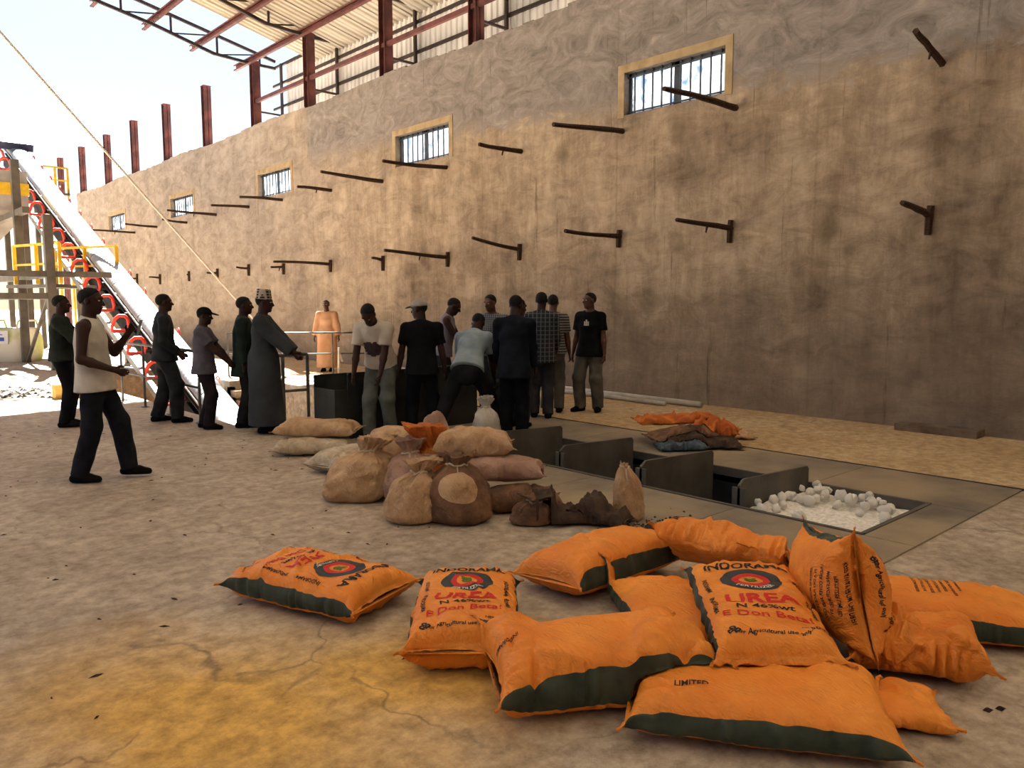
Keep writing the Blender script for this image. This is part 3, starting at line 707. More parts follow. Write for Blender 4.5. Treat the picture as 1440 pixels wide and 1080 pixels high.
for s_ in (6.0, 11.0, 16.5):
    for sx in (-.32, .32):
        p = cp(sx, s_, -.9); b = MB(); b.box(sx - .07, sx + .07, p[1] - .07, p[1] + .07, -.0, p[2]); b.build('support_leg', M['steel_grey'], CV)
b = MB(); b.tube([cp(.33, 3.9, -.05), cp(.28, 3.75, .08), cp(.1, 3.6, .17), cp(-.1, 3.5, .17), cp(-.25, 3.5, .12)], .014, 6); b.build('strap', M['red'], CV)

# rope from the rail up to the roof
b = MB(); b.tube([(7.946, 16.324, .48), (2.2, 14.22, 6.03), (-4.215, 11.872, 12.2)], .02, 6)
ROPE = tag(b.build('rope', mat('pale_rope', 'd8c8bc', 'eaded4', 20, .9)), 'taut pale rope running diagonally up to the left', 'rope')

# ------------------------------------------------------------------ yard at the far left
M['plant'] = mat('dusty_grey_plant_steel', '8a8680', 'a8a49c', 2, .7)
TW = tag(empty('plant_tower', (4.5, 21.4, 0)), 'dark steel frame tower under the conveyor in the yard', 'steel frame')
def beam(par, a, b_, w_=.16, m_=None, nm='beam'): b = MB(); b.bar(a, b_, w_, w_); return b.build(nm, m_ or M['steel_grey'], par)
for y, zt in ((0, 3.7), (3.3, 5.4)):
    beam(TW, (0, y, 0), (0, y, zt), .19, nm='tower_column'); beam(TW, (-2.2, y, 0), (-2.2, y, zt), .19, nm='tower_column')
for z in (1.78, 2.3, 4.0):
    beam(TW, (0, .1 if z < 4 else 2.2, z), (0, 6.5, z), .16); beam(TW, (-2.1, 0, z), (-.1, 0, z), .14) if z < 3 else None
beam(TW, (.1, 0, 2.3), (1.3, -.2, 2.3), .14); beam(TW, (0, 3.2, 0), (0, .1, 1.9), .07, nm='brace')
HP = tag(empty('hopper', (3.75, 28.6, 0)), 'grey cone bottomed hopper with yellow band in the yard', 'hopper')
b = MB(); z0, z1, zm = 2.8, 4.3, 5.45
b.hexa([(-.3, -.3, z0), (.3, -.3, z0), (.3, .3, z0), (-.3, .3, z0), (-1.5, -1.5, z1), (1.5, -1.5, z1), (1.5, 1.5, z1), (-1.5, 1.5, z1)]); b.build('cone', M['plant'], HP)
b = MB(); b.box(-1.5, 1.5, -1.5, 1.5, z1, zm); b.build('bin_body', M['plant'], HP)
b = MB(); b.box(-1.53, 1.53, -1.53, 1.53, 4.75, 5.1); b.build('yellow_band', M['yellow'], HP)
b = MB(); b.box(-.36, .36, -.36, .36, 2.55, z0); b.build('outlet', M['steel_grey'], HP)
for sx in (-1.4, 1.4):
    for sy in (-1.4, 1.4): beam(HP, (sx, sy, 0), (sx, sy, z1), .15, nm='hopper_leg')
def yrail(p0, p1, label, h=1.0, npost=3):
    root = empty('yellow_railing', p0); d = Vector(p1) - Vector(p0)
    b = MB(); b.bar((0, 0, h), (d.x, d.y, h), .06, .06); b.build('top_rail', M['yellow'], root)
    b = MB(); b.bar((0, 0, h * .5), (d.x, d.y, h * .5), .05, .05); b.build('middle_rail', M['yellow'], root)
    for k in range(npost):
        t = k / (npost - 1); b = MB(); b.box(d.x * t - .04, d.x * t + .04, d.y * t - .04, d.y * t + .04, -p0[2] if p0[2] > 5 else 0, h); b.build('rail_post', M['yellow'], root)
    b = MB(); b.bar((0, 0, -.06), (d.x, d.y, -.06), .5, .08); b.build('walkway', M['steel_grey'], root)
    return tag(root, label, 'railing')
yrail((4.3, 24.3, 2.1), (4.9, 22.2, 2.1), 'yellow handrail on the tower platform at left', 1.0)
yrail((5.3, 24.6, 2.1), (6.3, 22.5, 2.1), 'yellow handrail on the platform beside the conveyor', 1.0)
yrail((7.5, 36.0, 6.0), (8.4, 36.0, 6.0), 'yellow guard rail showing above the conveyor cover', 1.0)
for o_ in ((7.7, 36.0), (8.5, 36.0)):
    pass
PB = tag(empty('plant_building', (7.5, 44, 0)), 'pale grey plant building with pipes beyond the tower', 'building')
b = MB(); b.box(-8.5, -1.0, -1, 2, 0, 3.1); b.build('wall', M['plant'], PB)
for k in range(5):
    b = MB(); b.box(-8 + 1.5 * k, -7.75 + 1.5 * k, -1.15, -1, 0, 3.1); b.build('pilaster', mat('pale_pilaster', 'c4beb4', 'd8d2c8', 2, .8) if k == 0 else bpy.data.materials['pale_pilaster'], PB)
for k in range(4):
    b = MB(); b.tube([(-7.2 + 1.5 * k, -1.4, 0), (-7.2 + 1.5 * k, -1.4, 1.6 + .3 * (k % 2)), (-6.8 + 1.5 * k, -1.4, 2.1)], .12, 8); b.build('pipe', M['steel_grey'], PB, True)
for k in range(3):
    b = MB(); b.box(-7.4 + 2.1 * k, -6.4 + 2.1 * k, -1.08, -1, .9, 2.0); b.build('dark_opening', M['steel_black'], PB)
BB = tag(empty('bulk_bag', (4.35, 25.6, 0)), 'white and lime bulk bag with a blue printed label', 'bulk bag')
M['bulk'] = mat('white_lime_bag', 'b8c07a', 'ddd8cc', 1.2, .8, lo=.42, hi=.55)
V = []; Fc = []
nth, nz_ = 48, 24
for j in range(nz_ + 1):
    t = j / nz_; rad_ = .62 * (1 - .12 * abs(2 * t - .9) ** 3)
    for i in range(nth):
        a = 2 * math.pi * i / nth; c, s_ = math.cos(a), math.sin(a); e = 2 / 4.5
        rr_ = rad_ * (1 + .012 * math.sin(9 * a + 6 * t))
        V.append((rr_ * math.copysign(abs(c) ** e, c), rr_ * math.copysign(abs(s_) ** e, s_), .92 * t))
for j in range(nz_):
    for i in range(nth): i2 = (i + 1) % nth; Fc.append((j * nth + i, j * nth + i2, (j + 1) * nth + i2, (j + 1) * nth + i))
Fc.append(tuple(range(nz_ * nth, (nz_ + 1) * nth)))
np_obj('bag_body', V, Fc, M['bulk'], BB)
BB.rotation_euler = (0, 0, -AZ)
b = MB(); b.box(-.3, .3, -.66, -.63, .5, .86); lp_ = b.build('label_patch', mat('white_label', 'cfcfd2', 'e2e2e4', 3, .7), BB)
b = MB(); b.box(-.2, .2, -.668, -.66, .58, .68); b.box(-.16, .16, -.668, -.66, .74, .765); b.build('blue_print', M['inkblue'], lp_)
for sx in (-.45, .45):
    b = MB(); b.tube([(sx, -.5, .88), (sx, -.4, 1.12), (sx, .4, 1.12), (sx, .5, .88)], .03, 6); b.build('lifting_loop', M['bulk'], BB)
q = np.random.RandomState(4)
b = MB()
for k in range(500):
    cx_, cy_ = 1.75 + q.randn() * .9, 16.4 + q.randn() * .55; r_ = q.uniform(.025, .06); h_ = r_ * .8
    b.add([(cx_ - r_, cy_ - r_ * q.rand(), 0), (cx_ + r_, cy_ - r_, 0), (cx_ + r_ * q.rand(), cy_ + r_, 0), (cx_ - r_, cy_ + r_, 0), (cx_, cy_, h_)], [(0, 1, 4), (1, 2, 4), (2, 3, 4), (3, 0, 4)])
tag(b.build('gravel', mat('dark_gravel', '3a3834', '6a665f', 9, .9)), 'scattered dark gravel on the sunlit yard', 'gravel', kind='stuff')
M['ywood'] = mat('pale_yellow_timber', 'b89448', 'd8b468', 4, .8, .2, 20, stretch=(1, 6, 6))
b = MB(); b.box(-.35, .35, -.12, .12, 0, .24); o = b.build('timber_block', M['ywood'], loc=(4.35, 15.6, 0)); o.parent = None
PYB = tag(o, 'yellowish timber block on the ground behind the guard rail', 'timber block'); o.location = (3.45, 15.0, 0)
b = MB(); b.box(-.5, .5, -.12, .12, 0, .2); o = b.build('timber_block', M['ywood'], loc=(1.15, 18.2, 0)); tag(o, 'yellowish timber block beside the gravel at the left edge', 'timber block')

# ------------------------------------------------------------------ sacks
HM_X0, HM_Y0, HM_S, HM_N = 0.5, 0.0, .01, 1100
HM = np.zeros((HM_N, HM_N), np.float32)
def hm_idx(P):
    i = np.clip(((P[:, 0] - HM_X0) / HM_S).astype(int), 0, HM_N - 1); j = np.clip(((P[:, 1] - HM_Y0) / HM_S).astype(int), 0, HM_N - 1); return i, j
def hm_add(P):
    i, j = hm_idx(P)
    for di in (-1, 0, 1):
        for dj in (-1, 0, 1): np.maximum.at(HM, (np.clip(i + di, 0, HM_N - 1), np.clip(j + dj, 0, HM_N - 1)), P[:, 2])
def hm_get(P):
    i, j = hm_idx(P); return HM[i, j]

def rot_m(yaw, pitch=0, roll=0):
    return np.array((Matrix.Rotation(yaw, 3, 'Z') @ Matrix.Rotation(pitch, 3, 'Y') @ Matrix.Rotation(roll, 3, 'X')))

class Sack:
    """Woven sack: a tube of cloth along local x, sewn flat at both ends."""
    def __init__(s, L, W, T, seed=0, nu=120, nt=112, fill=7.0, m=2.9, wr=1.0, lump=.012, bot=.6, bend=0.0, ear=.015, endT=(0, 0), crease=8):
        wr = wr * 1.6
        s.L, s.W, s.nu, s.nt = L, W, nu, nt
        rs = np.random.RandomState(seed)
        t = np.linspace(-1, 1, nu); u = np.sin(t * np.pi / 2) * .35 + t * .65
        th = np.linspace(0, 2 * np.pi, nt, endpoint=False) + np.pi / nt
        U, TH = np.meshgrid(u, th, indexing='ij')
        g = np.clip(1 - np.abs(U) ** fill, 0, 1) ** .55
        bb = T / 2 * g + .004; a = W / 2 * (1 - .10 * np.abs(U) ** 6) - .55 * bb
        c, sn = np.cos(TH), np.sin(TH); e = 2 / m
        y = a * np.sign(c) * np.abs(c) ** e; z = bb * np.sign(sn) * np.abs(sn) ** e
        yn = y / (W / 2)
        x = L / 2 * U + np.sign(U) * np.abs(U) ** 8 * (ear * np.abs(yn) ** 4 - .03 * (1 - yn ** 2) * T / .2)
        # lumps, end pleats, side wrinkles, creases
        q = np.stack([x * 5, y * 5, np.sign(sn) * 3.1], -1)
        dz = lump * fbm(q, 3, seed) * g
        pl = np.abs(vnoise(np.stack([y * 34, x * 3, np.sign(sn) * 5.], -1), seed + 3)) - .3
        pl2 = np.abs(vnoise(np.stack([y * 16 + x * 4, x * 2, np.sign(sn) * 9.], -1), seed + 5)) - .3
        eu = np.abs(U)
        dz = dz + wr * (.012 * pl * np.clip((eu - .62) / .3, 0, 1) * np.clip((1.0 - eu) / .06, 0, 1) + .012 * pl2 * np.clip((eu - .35) / .5, 0, 1) * g)
        sd = np.abs(c) ** 3
        pv = np.abs(vnoise(np.stack([x * 24, z * 8, np.sign(c) * 4.], -1), seed + 9)) - .3
        dn = wr * .010 * pv * sd * g
        for k in range(crease):
            cx, cy = rs.uniform(-.4, .4) * L, rs.uniform(-.5, .5) * W; an = rs.uniform(0, np.pi); ll = rs.uniform(.06, .2); ww = rs.uniform(.008, .02)
            ax = (x - cx) * np.cos(an) + (y - cy) * np.sin(an); ay = -(x - cx) * np.sin(an) + (y - cy) * np.cos(an) + .3 * ax * ax
            dz = dz + wr * rs.choice([-1, 1]) * .008 * np.exp(-(ay / ww) ** 2 - (ax / ll) ** 2) * (sn > 0) * g
        z = z + dz * np.sign(sn) + 0
        y = y + dn * np.sign(c)
        z = np.where(z < 0, z * bot, z)
        z = z + bend * (U ** 2) - (z.min() if bend == 0 else 0)
        z = z + np.where(U > 0, endT[1], endT[0]) * np.abs(U) ** 3
        s.P = np.stack([x, y, z], -1); s.U, s.TH = U, TH; s.u = u
        # arc length across the upper half, measured from the crown
        half = nt // 2
        s.flat = s.P.copy()
    def place(s, pos, yaw, pitch=0, roll=0, settle=True, z0=0.0, ride=.8, warp=None):
        Rm = rot_m(yaw, pitch, roll); P = s.P.reshape(-1, 3) @ Rm.T + np.array((pos[0], pos[1], z0))
        s.yaw = yaw
        if warp is not None: P = warp(P)
        s.pos = np.array((pos[0], pos[1], 0.0))
        P = P.reshape(s.nu, s.nt, 3)
        if settle:
            sup = hm_get(P.reshape(-1, 3)).reshape(s.nu, s.nt) + .004
            mirror = (s.nt - 1 - np.arange(s.nt))
            top = np.sin(s.TH) > 0
            off = np.maximum(0, sup - P[..., 2])
            off_b = np.where(top, 0, off)
            offm = off_b[:, mirror]
            for _ in range(6):
                offm = (offm + np.roll(offm, 1, 1) + np.roll(offm, -1, 1) + np.vstack([offm[:1], offm[:-1]]) + np.vstack([offm[1:], offm[-1:]])) / 5
            P[..., 2] += np.where(top, offm * ride, off_b)
            zb = P[..., 2][:, mirror]
            P[..., 2] = np.where(top, np.maximum(P[..., 2], zb + .006), P[..., 2])
        P[..., 2] = np.maximum(P[..., 2], .003)
        s.P = P
        hm_add(P.reshape(-1, 3))
        return s
    def faces(s):
        nu, nt = s.nu, s.nt
        i, j = np.meshgrid(np.arange(nu - 1), np.arange(nt), indexing='ij'); j2 = (j + 1) % nt
        F = np.stack([i * nt + j, (i + 1) * nt + j, (i + 1) * nt + j2, i * nt + j2], -1).reshape(-1, 4)
        F = F[:, ::-1]
        cc = np.cos((s.TH + np.pi / nt))[:-1]
        return F.tolist() + [tuple(range(nt)), tuple(range((nu - 1) * nt, nu * nt))[::-1]], cc.reshape(-1)
    def build(s, name, m_main, m_stripe=None, stripe=.82, hem=True, hem_m=None, label=None, cat='sack', group=None, both=True):
        F, cc = s.faces(); o0 = s.pos
        V = s.P.reshape(-1, 3) - o0
        mi = None
        if m_stripe is not None:
            mi = [int(v) for v in ((np.abs(cc) if both else -cc) > stripe)] + [0, 0]
        root = np_obj(name, V, F, [m_main] + ([m_stripe] if m_stripe else []), None, True, mi, tuple(o0))
        s.root = root
        tag(root, label, cat, group)
        if hem:
            for e_, sg in ((0, -1), (s.nu - 1, 1)):
                ring = s.P[e_]; half = s.nt // 2
                # mid line of the flattened end, from one corner to the other
                ln_ = (ring[:half] + ring[::-1][:half]) / 2
                inn = s.P[e_ - sg * 2]; l2 = (inn[:half] + inn[::-1][:half]) / 2
                d = (ln_ - l2); d /= (np.linalg.norm(d, axis=1, keepdims=True) + 1e-9)
                d = (d + np.roll(d, 1, 0) + np.roll(d, -1, 0)); d /= np.linalg.norm(d, axis=1, keepdims=True)
                d[:, 2] *= .5
                wob = .006 * np.sin(np.arange(half) * .9 + e_)
                A = ln_ - d * .008; B = ln_ + d * .026; A[:, 2] += .004; B[:, 2] += .002 + wob
                B[:, 2] = np.maximum(B[:, 2], .004); A[:, 2] = np.maximum(A[:, 2], .005)
                Vh = np.vstack([A + (0, 0, .004), B + (0, 0, .002), A - (0, 0, .004), B - (0, 0, .002)]) - o0
                Fh = []
                for k in range(half - 1):
                    Fh += [(k, k + 1, half + k + 1, half + k), (2 * half + k, 3 * half + k, 3 * half + k + 1, 2 * half + k + 1), (half + k, half + k + 1, 3 * half + k + 1, 3 * half + k)]
                np_obj('sewn_hem', Vh, Fh, hem_m or m_main, root)
        return s
    # map print coordinates (px up the sack, py to the left) to the cloth
    def surf(s, px, py, top=True, off=.0025):
        nt, nu = s.nt, s.nu
        us = np.clip(px / (s.L / 2), -.98, .98); fi = np.interp(us, s.u, np.arange(nu)); i0 = np.clip(fi.astype(int), 0, nu - 2); fi = fi - i0
        half = nt // 2
        idx = np.arange(half) if top else (nt - 1 - np.arange(half))
        if not hasattr(s, '_arc'): s._arc = {}
        if top not in s._arc:
            Q = s.P[:, idx]; dl = np.linalg.norm(np.diff(Q, axis=1), axis=2); ar = np.concatenate([np.zeros((nu, 1)), np.cumsum(dl, 1)], 1)
            # zero in the middle, positive towards theta=0 (+y)
            s._arc[top] = ar[:, -1:] / 2 - ar
            Nn = np.zeros_like(Q); du = np.gradient(Q, axis=0); dv = np.gradient(Q, axis=1); Nn = np.cross(du, dv)
            Nn /= np.linalg.norm(Nn, axis=2, keepdims=True) + 1e-12
            ctr = s.P.mean(1, keepdims=True); sg = np.sign(((Q - ctr) * Nn).sum(2, keepdims=True)); s._nrm = getattr(s, '_nrm', {}); s._nrm[top] = Nn * np.sign(np.median(sg))
        out = np.zeros((len(px), 3))
        for k in range(len(px)):
            r = 0; nn = 0
            for di, wt in ((0, 1 - fi[k]), (1, fi[k])):
                ar = s._arc[top][i0[k] + di]
                fj = np.interp(-py[k], -ar, np.arange(half)); j0 = min(int(fj), half - 2); fj -= j0
                Q = s.P[i0[k] + di, idx]; Nn = s._nrm[top][i0[k] + di]
                r = r + wt * (Q[j0] * (1 - fj) + Q[j0 + 1] * fj); nn = nn + wt * (Nn[j0] * (1 - fj) + Nn[j0 + 1] * fj)
            out[k] = r + nn / (np.linalg.norm(nn) + 1e-9) * off
        return out - s.pos
    def put(s, me_vf, mname, name='print', top=True, off=.0025):
        V, F = me_vf; P = s.surf(V[:, 0], V[:, 1], top, off)
        return np_obj(name, P, F, M[mname], s.root, True)

_tc = {}
def text_vf(txt, size, bold=0.0):
    key = (txt, size, bold)
    if key in _tc: return _tc[key]
    cu = bpy.data.curves.new('lettering', 'FONT'); cu.body = txt; cu.size = size; cu.align_x = 'CENTER'; cu.align_y = 'CENTER'; cu.resolution_u = 2; cu.offset = bold
    ob = bpy.data.objects.new('lettering', cu); me = ob.to_mesh()
    bm = bmesh.new(); bm.from_mesh(me); ob.to_mesh_clear()
    bmesh.ops.triangulate(bm, faces=bm.faces[:])
    for _ in range(4):
        es = [e for e in bm.edges if e.calc_length() > .014]
        if not es: break
        bmesh.ops.subdivide_edges(bm, edges=es, cuts=1); bmesh.ops.triangulate(bm, faces=[f for f in bm.faces if len(f.verts) > 3])
    bm.verts.ensure_lookup_table(); bm.verts.index_update()
    V = np.array([v.co[:2] for v in bm.verts]); F = [tuple(v.index for v in f.verts) for f in bm.faces]; bm.free()
    bpy.data.objects.remove(ob); bpy.data.curves.remove(cu)
    _tc[key] = (V, F); return V, F
def up_text(txt, size, px, py, bold=0.0, sx=1.0):     # reads across the sack
    V, F = text_vf(txt, size, bold); return np.stack([px + V[:, 1], py - V[:, 0] * sx], -1), F
def side_text(txt, size, px, py, sg=1, bold=0.0):
    V, F = text_vf(txt, size, bold); return np.stack([px + sg * V[:, 0], py + sg * V[:, 1]], -1), F
def ring_vf(r0, r1, px, py, n_=72, nr=4):
    V = []; F = []
    for j in range(nr + 1):
        r_ = r0 + (r1 - r0) * j / nr
        for i in range(n_): a = 2 * math.pi * i / n_; V.append((px + r_ * math.cos(a), py + r_ * math.sin(a)))
    for j in range(nr):
        for i in range(n_): i2 = (i + 1) % n_; F.append((j * n_ + i, j * n_ + i2, (j + 1) * n_ + i2, (j + 1) * n_ + i))
    return np.array(V), F
def leaf_vf(px, py, s_=.04):
    V = []; F = []
    def leaf(x0, y0, ang, ln_, w_):
        o = len(V); n_ = 8
        for k in range(n_ + 1):
            t = k / n_; ww = w_ * math.sin(math.pi * t) ** .8
            for sg in (-1, 1):
                a, b_ = t * ln_, sg * ww; V.append((px + x0 + a * math.cos(ang) - b_ * math.sin(ang), py + y0 + a * math.sin(ang) + b_ * math.cos(ang)))
        for k in range(n_): F.append((o + 2 * k, o + 2 * k + 1, o + 2 * k + 3, o + 2 * k + 2))
    for dx in (-.6, -.1, .35):
        for sg in (-1, 1): leaf(dx * s_, 0, sg * R(48), s_ * 1.0, s_ * .2)
    leaf(-.7 * s_, 0, 0, s_ * 1.7, s_ * .12); return np.array(V), F
def arc_text(txt, size, px, py, rad_, bold=0):
    V, F = text_vf(txt, size, bold); a = V[:, 0] / rad_; r_ = rad_ - V[:, 1]
    return np.stack([px - r_ * np.cos(a), py - r_ * np.sin(a)], -1), F
def recycle_vf(px, py, s_=.03):
    V = []; F = []
    for k in range(3):
        a0 = k * 2 * math.pi / 3 + .3
        for q_, F_ in [ring_vf(s_ * .28, s_ * .55, px + s_ * .6 * math.cos(a0), py + s_ * .6 * math.sin(a0), 14, 1)]:
            pass
    for k in range(3):
        a0 = k * 2 * math.pi / 3; q_, F_ = ring_vf(s_ * .22, s_ * .55, px + s_ * .6 * math.cos(a0), py + s_ * .6 * math.sin(a0), 14, 1)
        o = len(V); V += q_.tolist(); F += [tuple(i + o for i in f) for f in F_]
    return np.array(V), F

def front_print(s, top=True, sc=1.0):
    k = sc
    s.put(up_text('INDORAMA', .072 * k, .30 * k, 0, .002, 1.0), 'ink', 'brand_lettering', top)
    s.put(ring_vf(.082 * k, .132 * k, .135 * k, 0), 'inkgrey', 'emblem_outer_ring', top, .002)
    s.put(ring_vf(.052 * k, .082 * k, .135 * k, 0), 'inkred', 'emblem_red_ring', top, .002)
    s.put(leaf_vf(.13 * k, 0, .036 * k), 'inkgreen', 'emblem_leaf', top, .0025)
    s.put(arc_text('FERTILIZER', .034 * k, .135 * k, 0, .106 * k, .0006), 'inkwhite', 'emblem_lettering', top, .0045)
    s.put(up_text('UREA', .105 * k, -.075 * k, 0, .003, 1.15), 'inkred', 'product_lettering', top)
    s.put(up_text('N 46%wt', .052 * k, -.155 * k, 0, .001, 1.2), 'ink', 'grade_lettering', top)
    s.put(up_text('E Don Beta!', .064 * k, -.22 * k, 0, .0008, 1.15), 'inkred', 'slogan_lettering', top)
    s.put(up_text('For Agricultural use only', .03 * k, -.375 * k, 0.02 * k, .0006), 'ink', 'usage_lettering', top)
    s.put(up_text('NET WEIGHT', .022 * k, -.32 * k, -.17 * k, .0004), 'ink', 'weight_lettering', top)
    s.put(up_text('50 Kg.', .034 * k, -.355 * k, -.17 * k, .0006), 'ink', 'weight_figure', top)
    s.put(recycle_vf(-.36 * k, .175 * k, .026 * k), 'ink', 'recycling_mark', top)
    for sg in (-1, 1):
        s.put(side_text('INDORAMA', .03 * k, .1 * k, sg * .2 * k, -1, .0006), 'ink', 'side_lettering', top)
        s.put(side_text('INDORAMA', .03 * k, -.12 * k, sg * .2 * k, -1, .0006), 'ink', 'side_lettering', top)
def back_print(s, top=True, x0=.1, y0=0, n_=7):
    rng = random.Random(5)
    words = ['ABSORBS MOISTURE KEEP', 'IN A DRY PLACE STORE', 'UNDER COVER AND CLOSE', 'MANUFACTURED BY', 'FERTILIZER LIMITED', 'KEEP AWAY FROM CHILDREN', 'For Agricultural use only']
    for i in range(n_): s.put(up_text(words[i % 7], .02, x0 - .032 * i, y0 + rng.uniform(-.02, .02), .0003, 1.0), 'ink', 'small_lettering', top)

OS = dict(m_main=M['orange'], m_stripe=M['stripe'])
def yaw_of(dx, dy): return math.atan2(dy, dx)
# --- orange fertiliser sacks, lowest first
G_O = 'orange fertiliser sacks'
sA = Sack(.90, .66, .22, 1, wr=1.6, ear=.025, m=3.2, bot=.8).place((2.02, 3.80), yaw_of(.29, -.80))
sA.build('fertilizer_sack', stripe=.95, label='orange printed sack lying alone at the left with upside-down lettering', cat='sack', group=G_O, **OS); front_print(sA, sc=1.05)
sB = Sack(.86, .62, .23, 2, wr=1.2, bot=.9, m=3.6, fill=10).place((2.30, 2.87), yaw_of(.53, .60))
sB.build('fertilizer_sack', stripe=.975, label='orange printed sack lying square with red urea lettering facing the viewer', cat='sack', group=G_O, **OS); front_print(sB)
sC = Sack(.94, .64, .32, 3, wr=1.0, crease=5, fill=4.2).place((3.40, 2.94), yaw_of(.88, -.03), 0, R(-6))
sC.build('fertilizer_sack', stripe=.96, label='plain orange sack with a pointed corner, farthest back of the heap', cat='sack', group=G_O, **OS)
sJ = Sack(.96, .64, .25, 4, wr=1.0, fill=4.4).place((4.13, 1.38), yaw_of(-.50, .85))
sJ.build('fertilizer_sack', stripe=.96, label='orange sack lying flat at the far right with small print', cat='sack', group=G_O, **OS); back_print(sJ, True, .1, -.02)
sD = Sack(.86, .58, .2, 5, wr=1.0).place((3.13, 2.26), yaw_of(.55, .80))
sD.build('fertilizer_sack', stripe=.93, label='half hidden orange sack in the middle with pale green side stripe', cat='sack', group=G_O, **OS)
sL = Sack(.5, .34, .1, 6, wr=1.4).place((3.05, 1.22), yaw_of(.45, -.6))
sL.build('fertilizer_sack', stripe=.97, label='orange sack mostly buried between the front sack and the upright one', cat='sack', group=G_O, m_main=M['orange'])
sI = Sack(.56, .50, .30, 7, wr=3.2, lump=.04, fill=5, crease=18).place((3.54, 1.27), yaw_of(.45, -.75))
sI.build('fertilizer_sack', stripe=.985, label='crumpled half empty orange sack right of the upright one', cat='sack', group=G_O, m_main=M['orange'])
sK = Sack(.98, .64, .23, 8, wr=1.2, crease=7, fill=5).place((2.64, 1.50), yaw_of(.575, -.82), 0, 0, ride=.45)
sK.build('fertilizer_sack', stripe=.93, label='big plain orange sack in the very front with broad dark stripe', cat='sack', group=G_O, **OS)
sK.put(side_text('LIMITED', .036, -.25, -.10, 1, .0008), 'ink', 'side_lettering')
sE = Sack(.93, .66, .31, 9, wr=1.8, fill=5.5, crease=9, bot=.75).place((2.37, 2.09), yaw_of(.86, -.51), 0, 0, ride=.35)
sE.build('fertilizer_sack', stripe=.94, label='plump plain orange sack at the front left of the heap, stripe along its foot', cat='sack', group=G_O, **OS)
sE.put(side_text('INDORAMA', .024, -.40, .02, -1, .0004), 'ink', 'side_lettering')
sG = Sack(.94, .60, .19, 10, wr=1.1, m=3.2).place((3.10, 1.78), yaw_of(.74, .67), R(-3), 0, z0=.17, ride=.6)
sG.build('fertilizer_sack', stripe=.95, label='orange sack on top of the heap with big dark ring emblem', cat='sack', group=G_O, **OS); front_print(sG, sc=1.05)
sF = Sack(.78, .46, .24, 11, wr=2.4, lump=.03, fill=7, crease=14).place((3.70, 2.34), yaw_of(-.12, 1), 0, R(38), z0=.16, ride=.6)
sF.build('fertilizer_sack', stripe=.975, label='crumpled orange sack turned on its side at the back top of the heap', cat='sack', group=G_O, m_main=M['orange'])
sF.put(up_text('INDORAMA', .07, .3, 0, .002), 'ink', 'brand_lettering')
# upright sack: stands on its long edge, end seam facing the viewer
sH = Sack(.74, .64, .36, 12, wr=1.3, bot=1.0, fill=3.0, m=2.2, crease=8)
sH.place((3.40, 1.74), yaw_of(.70, .66), R(12), R(82), settle=False, z0=.285)
sH.build('fertilizer_sack', stripe=.975, label='orange sack propped upright on edge at the right, end seam towards the viewer', cat='sack', group=G_O, **OS)
front_print(sH, True, .9); back_print(sH, False, -.2, 0)

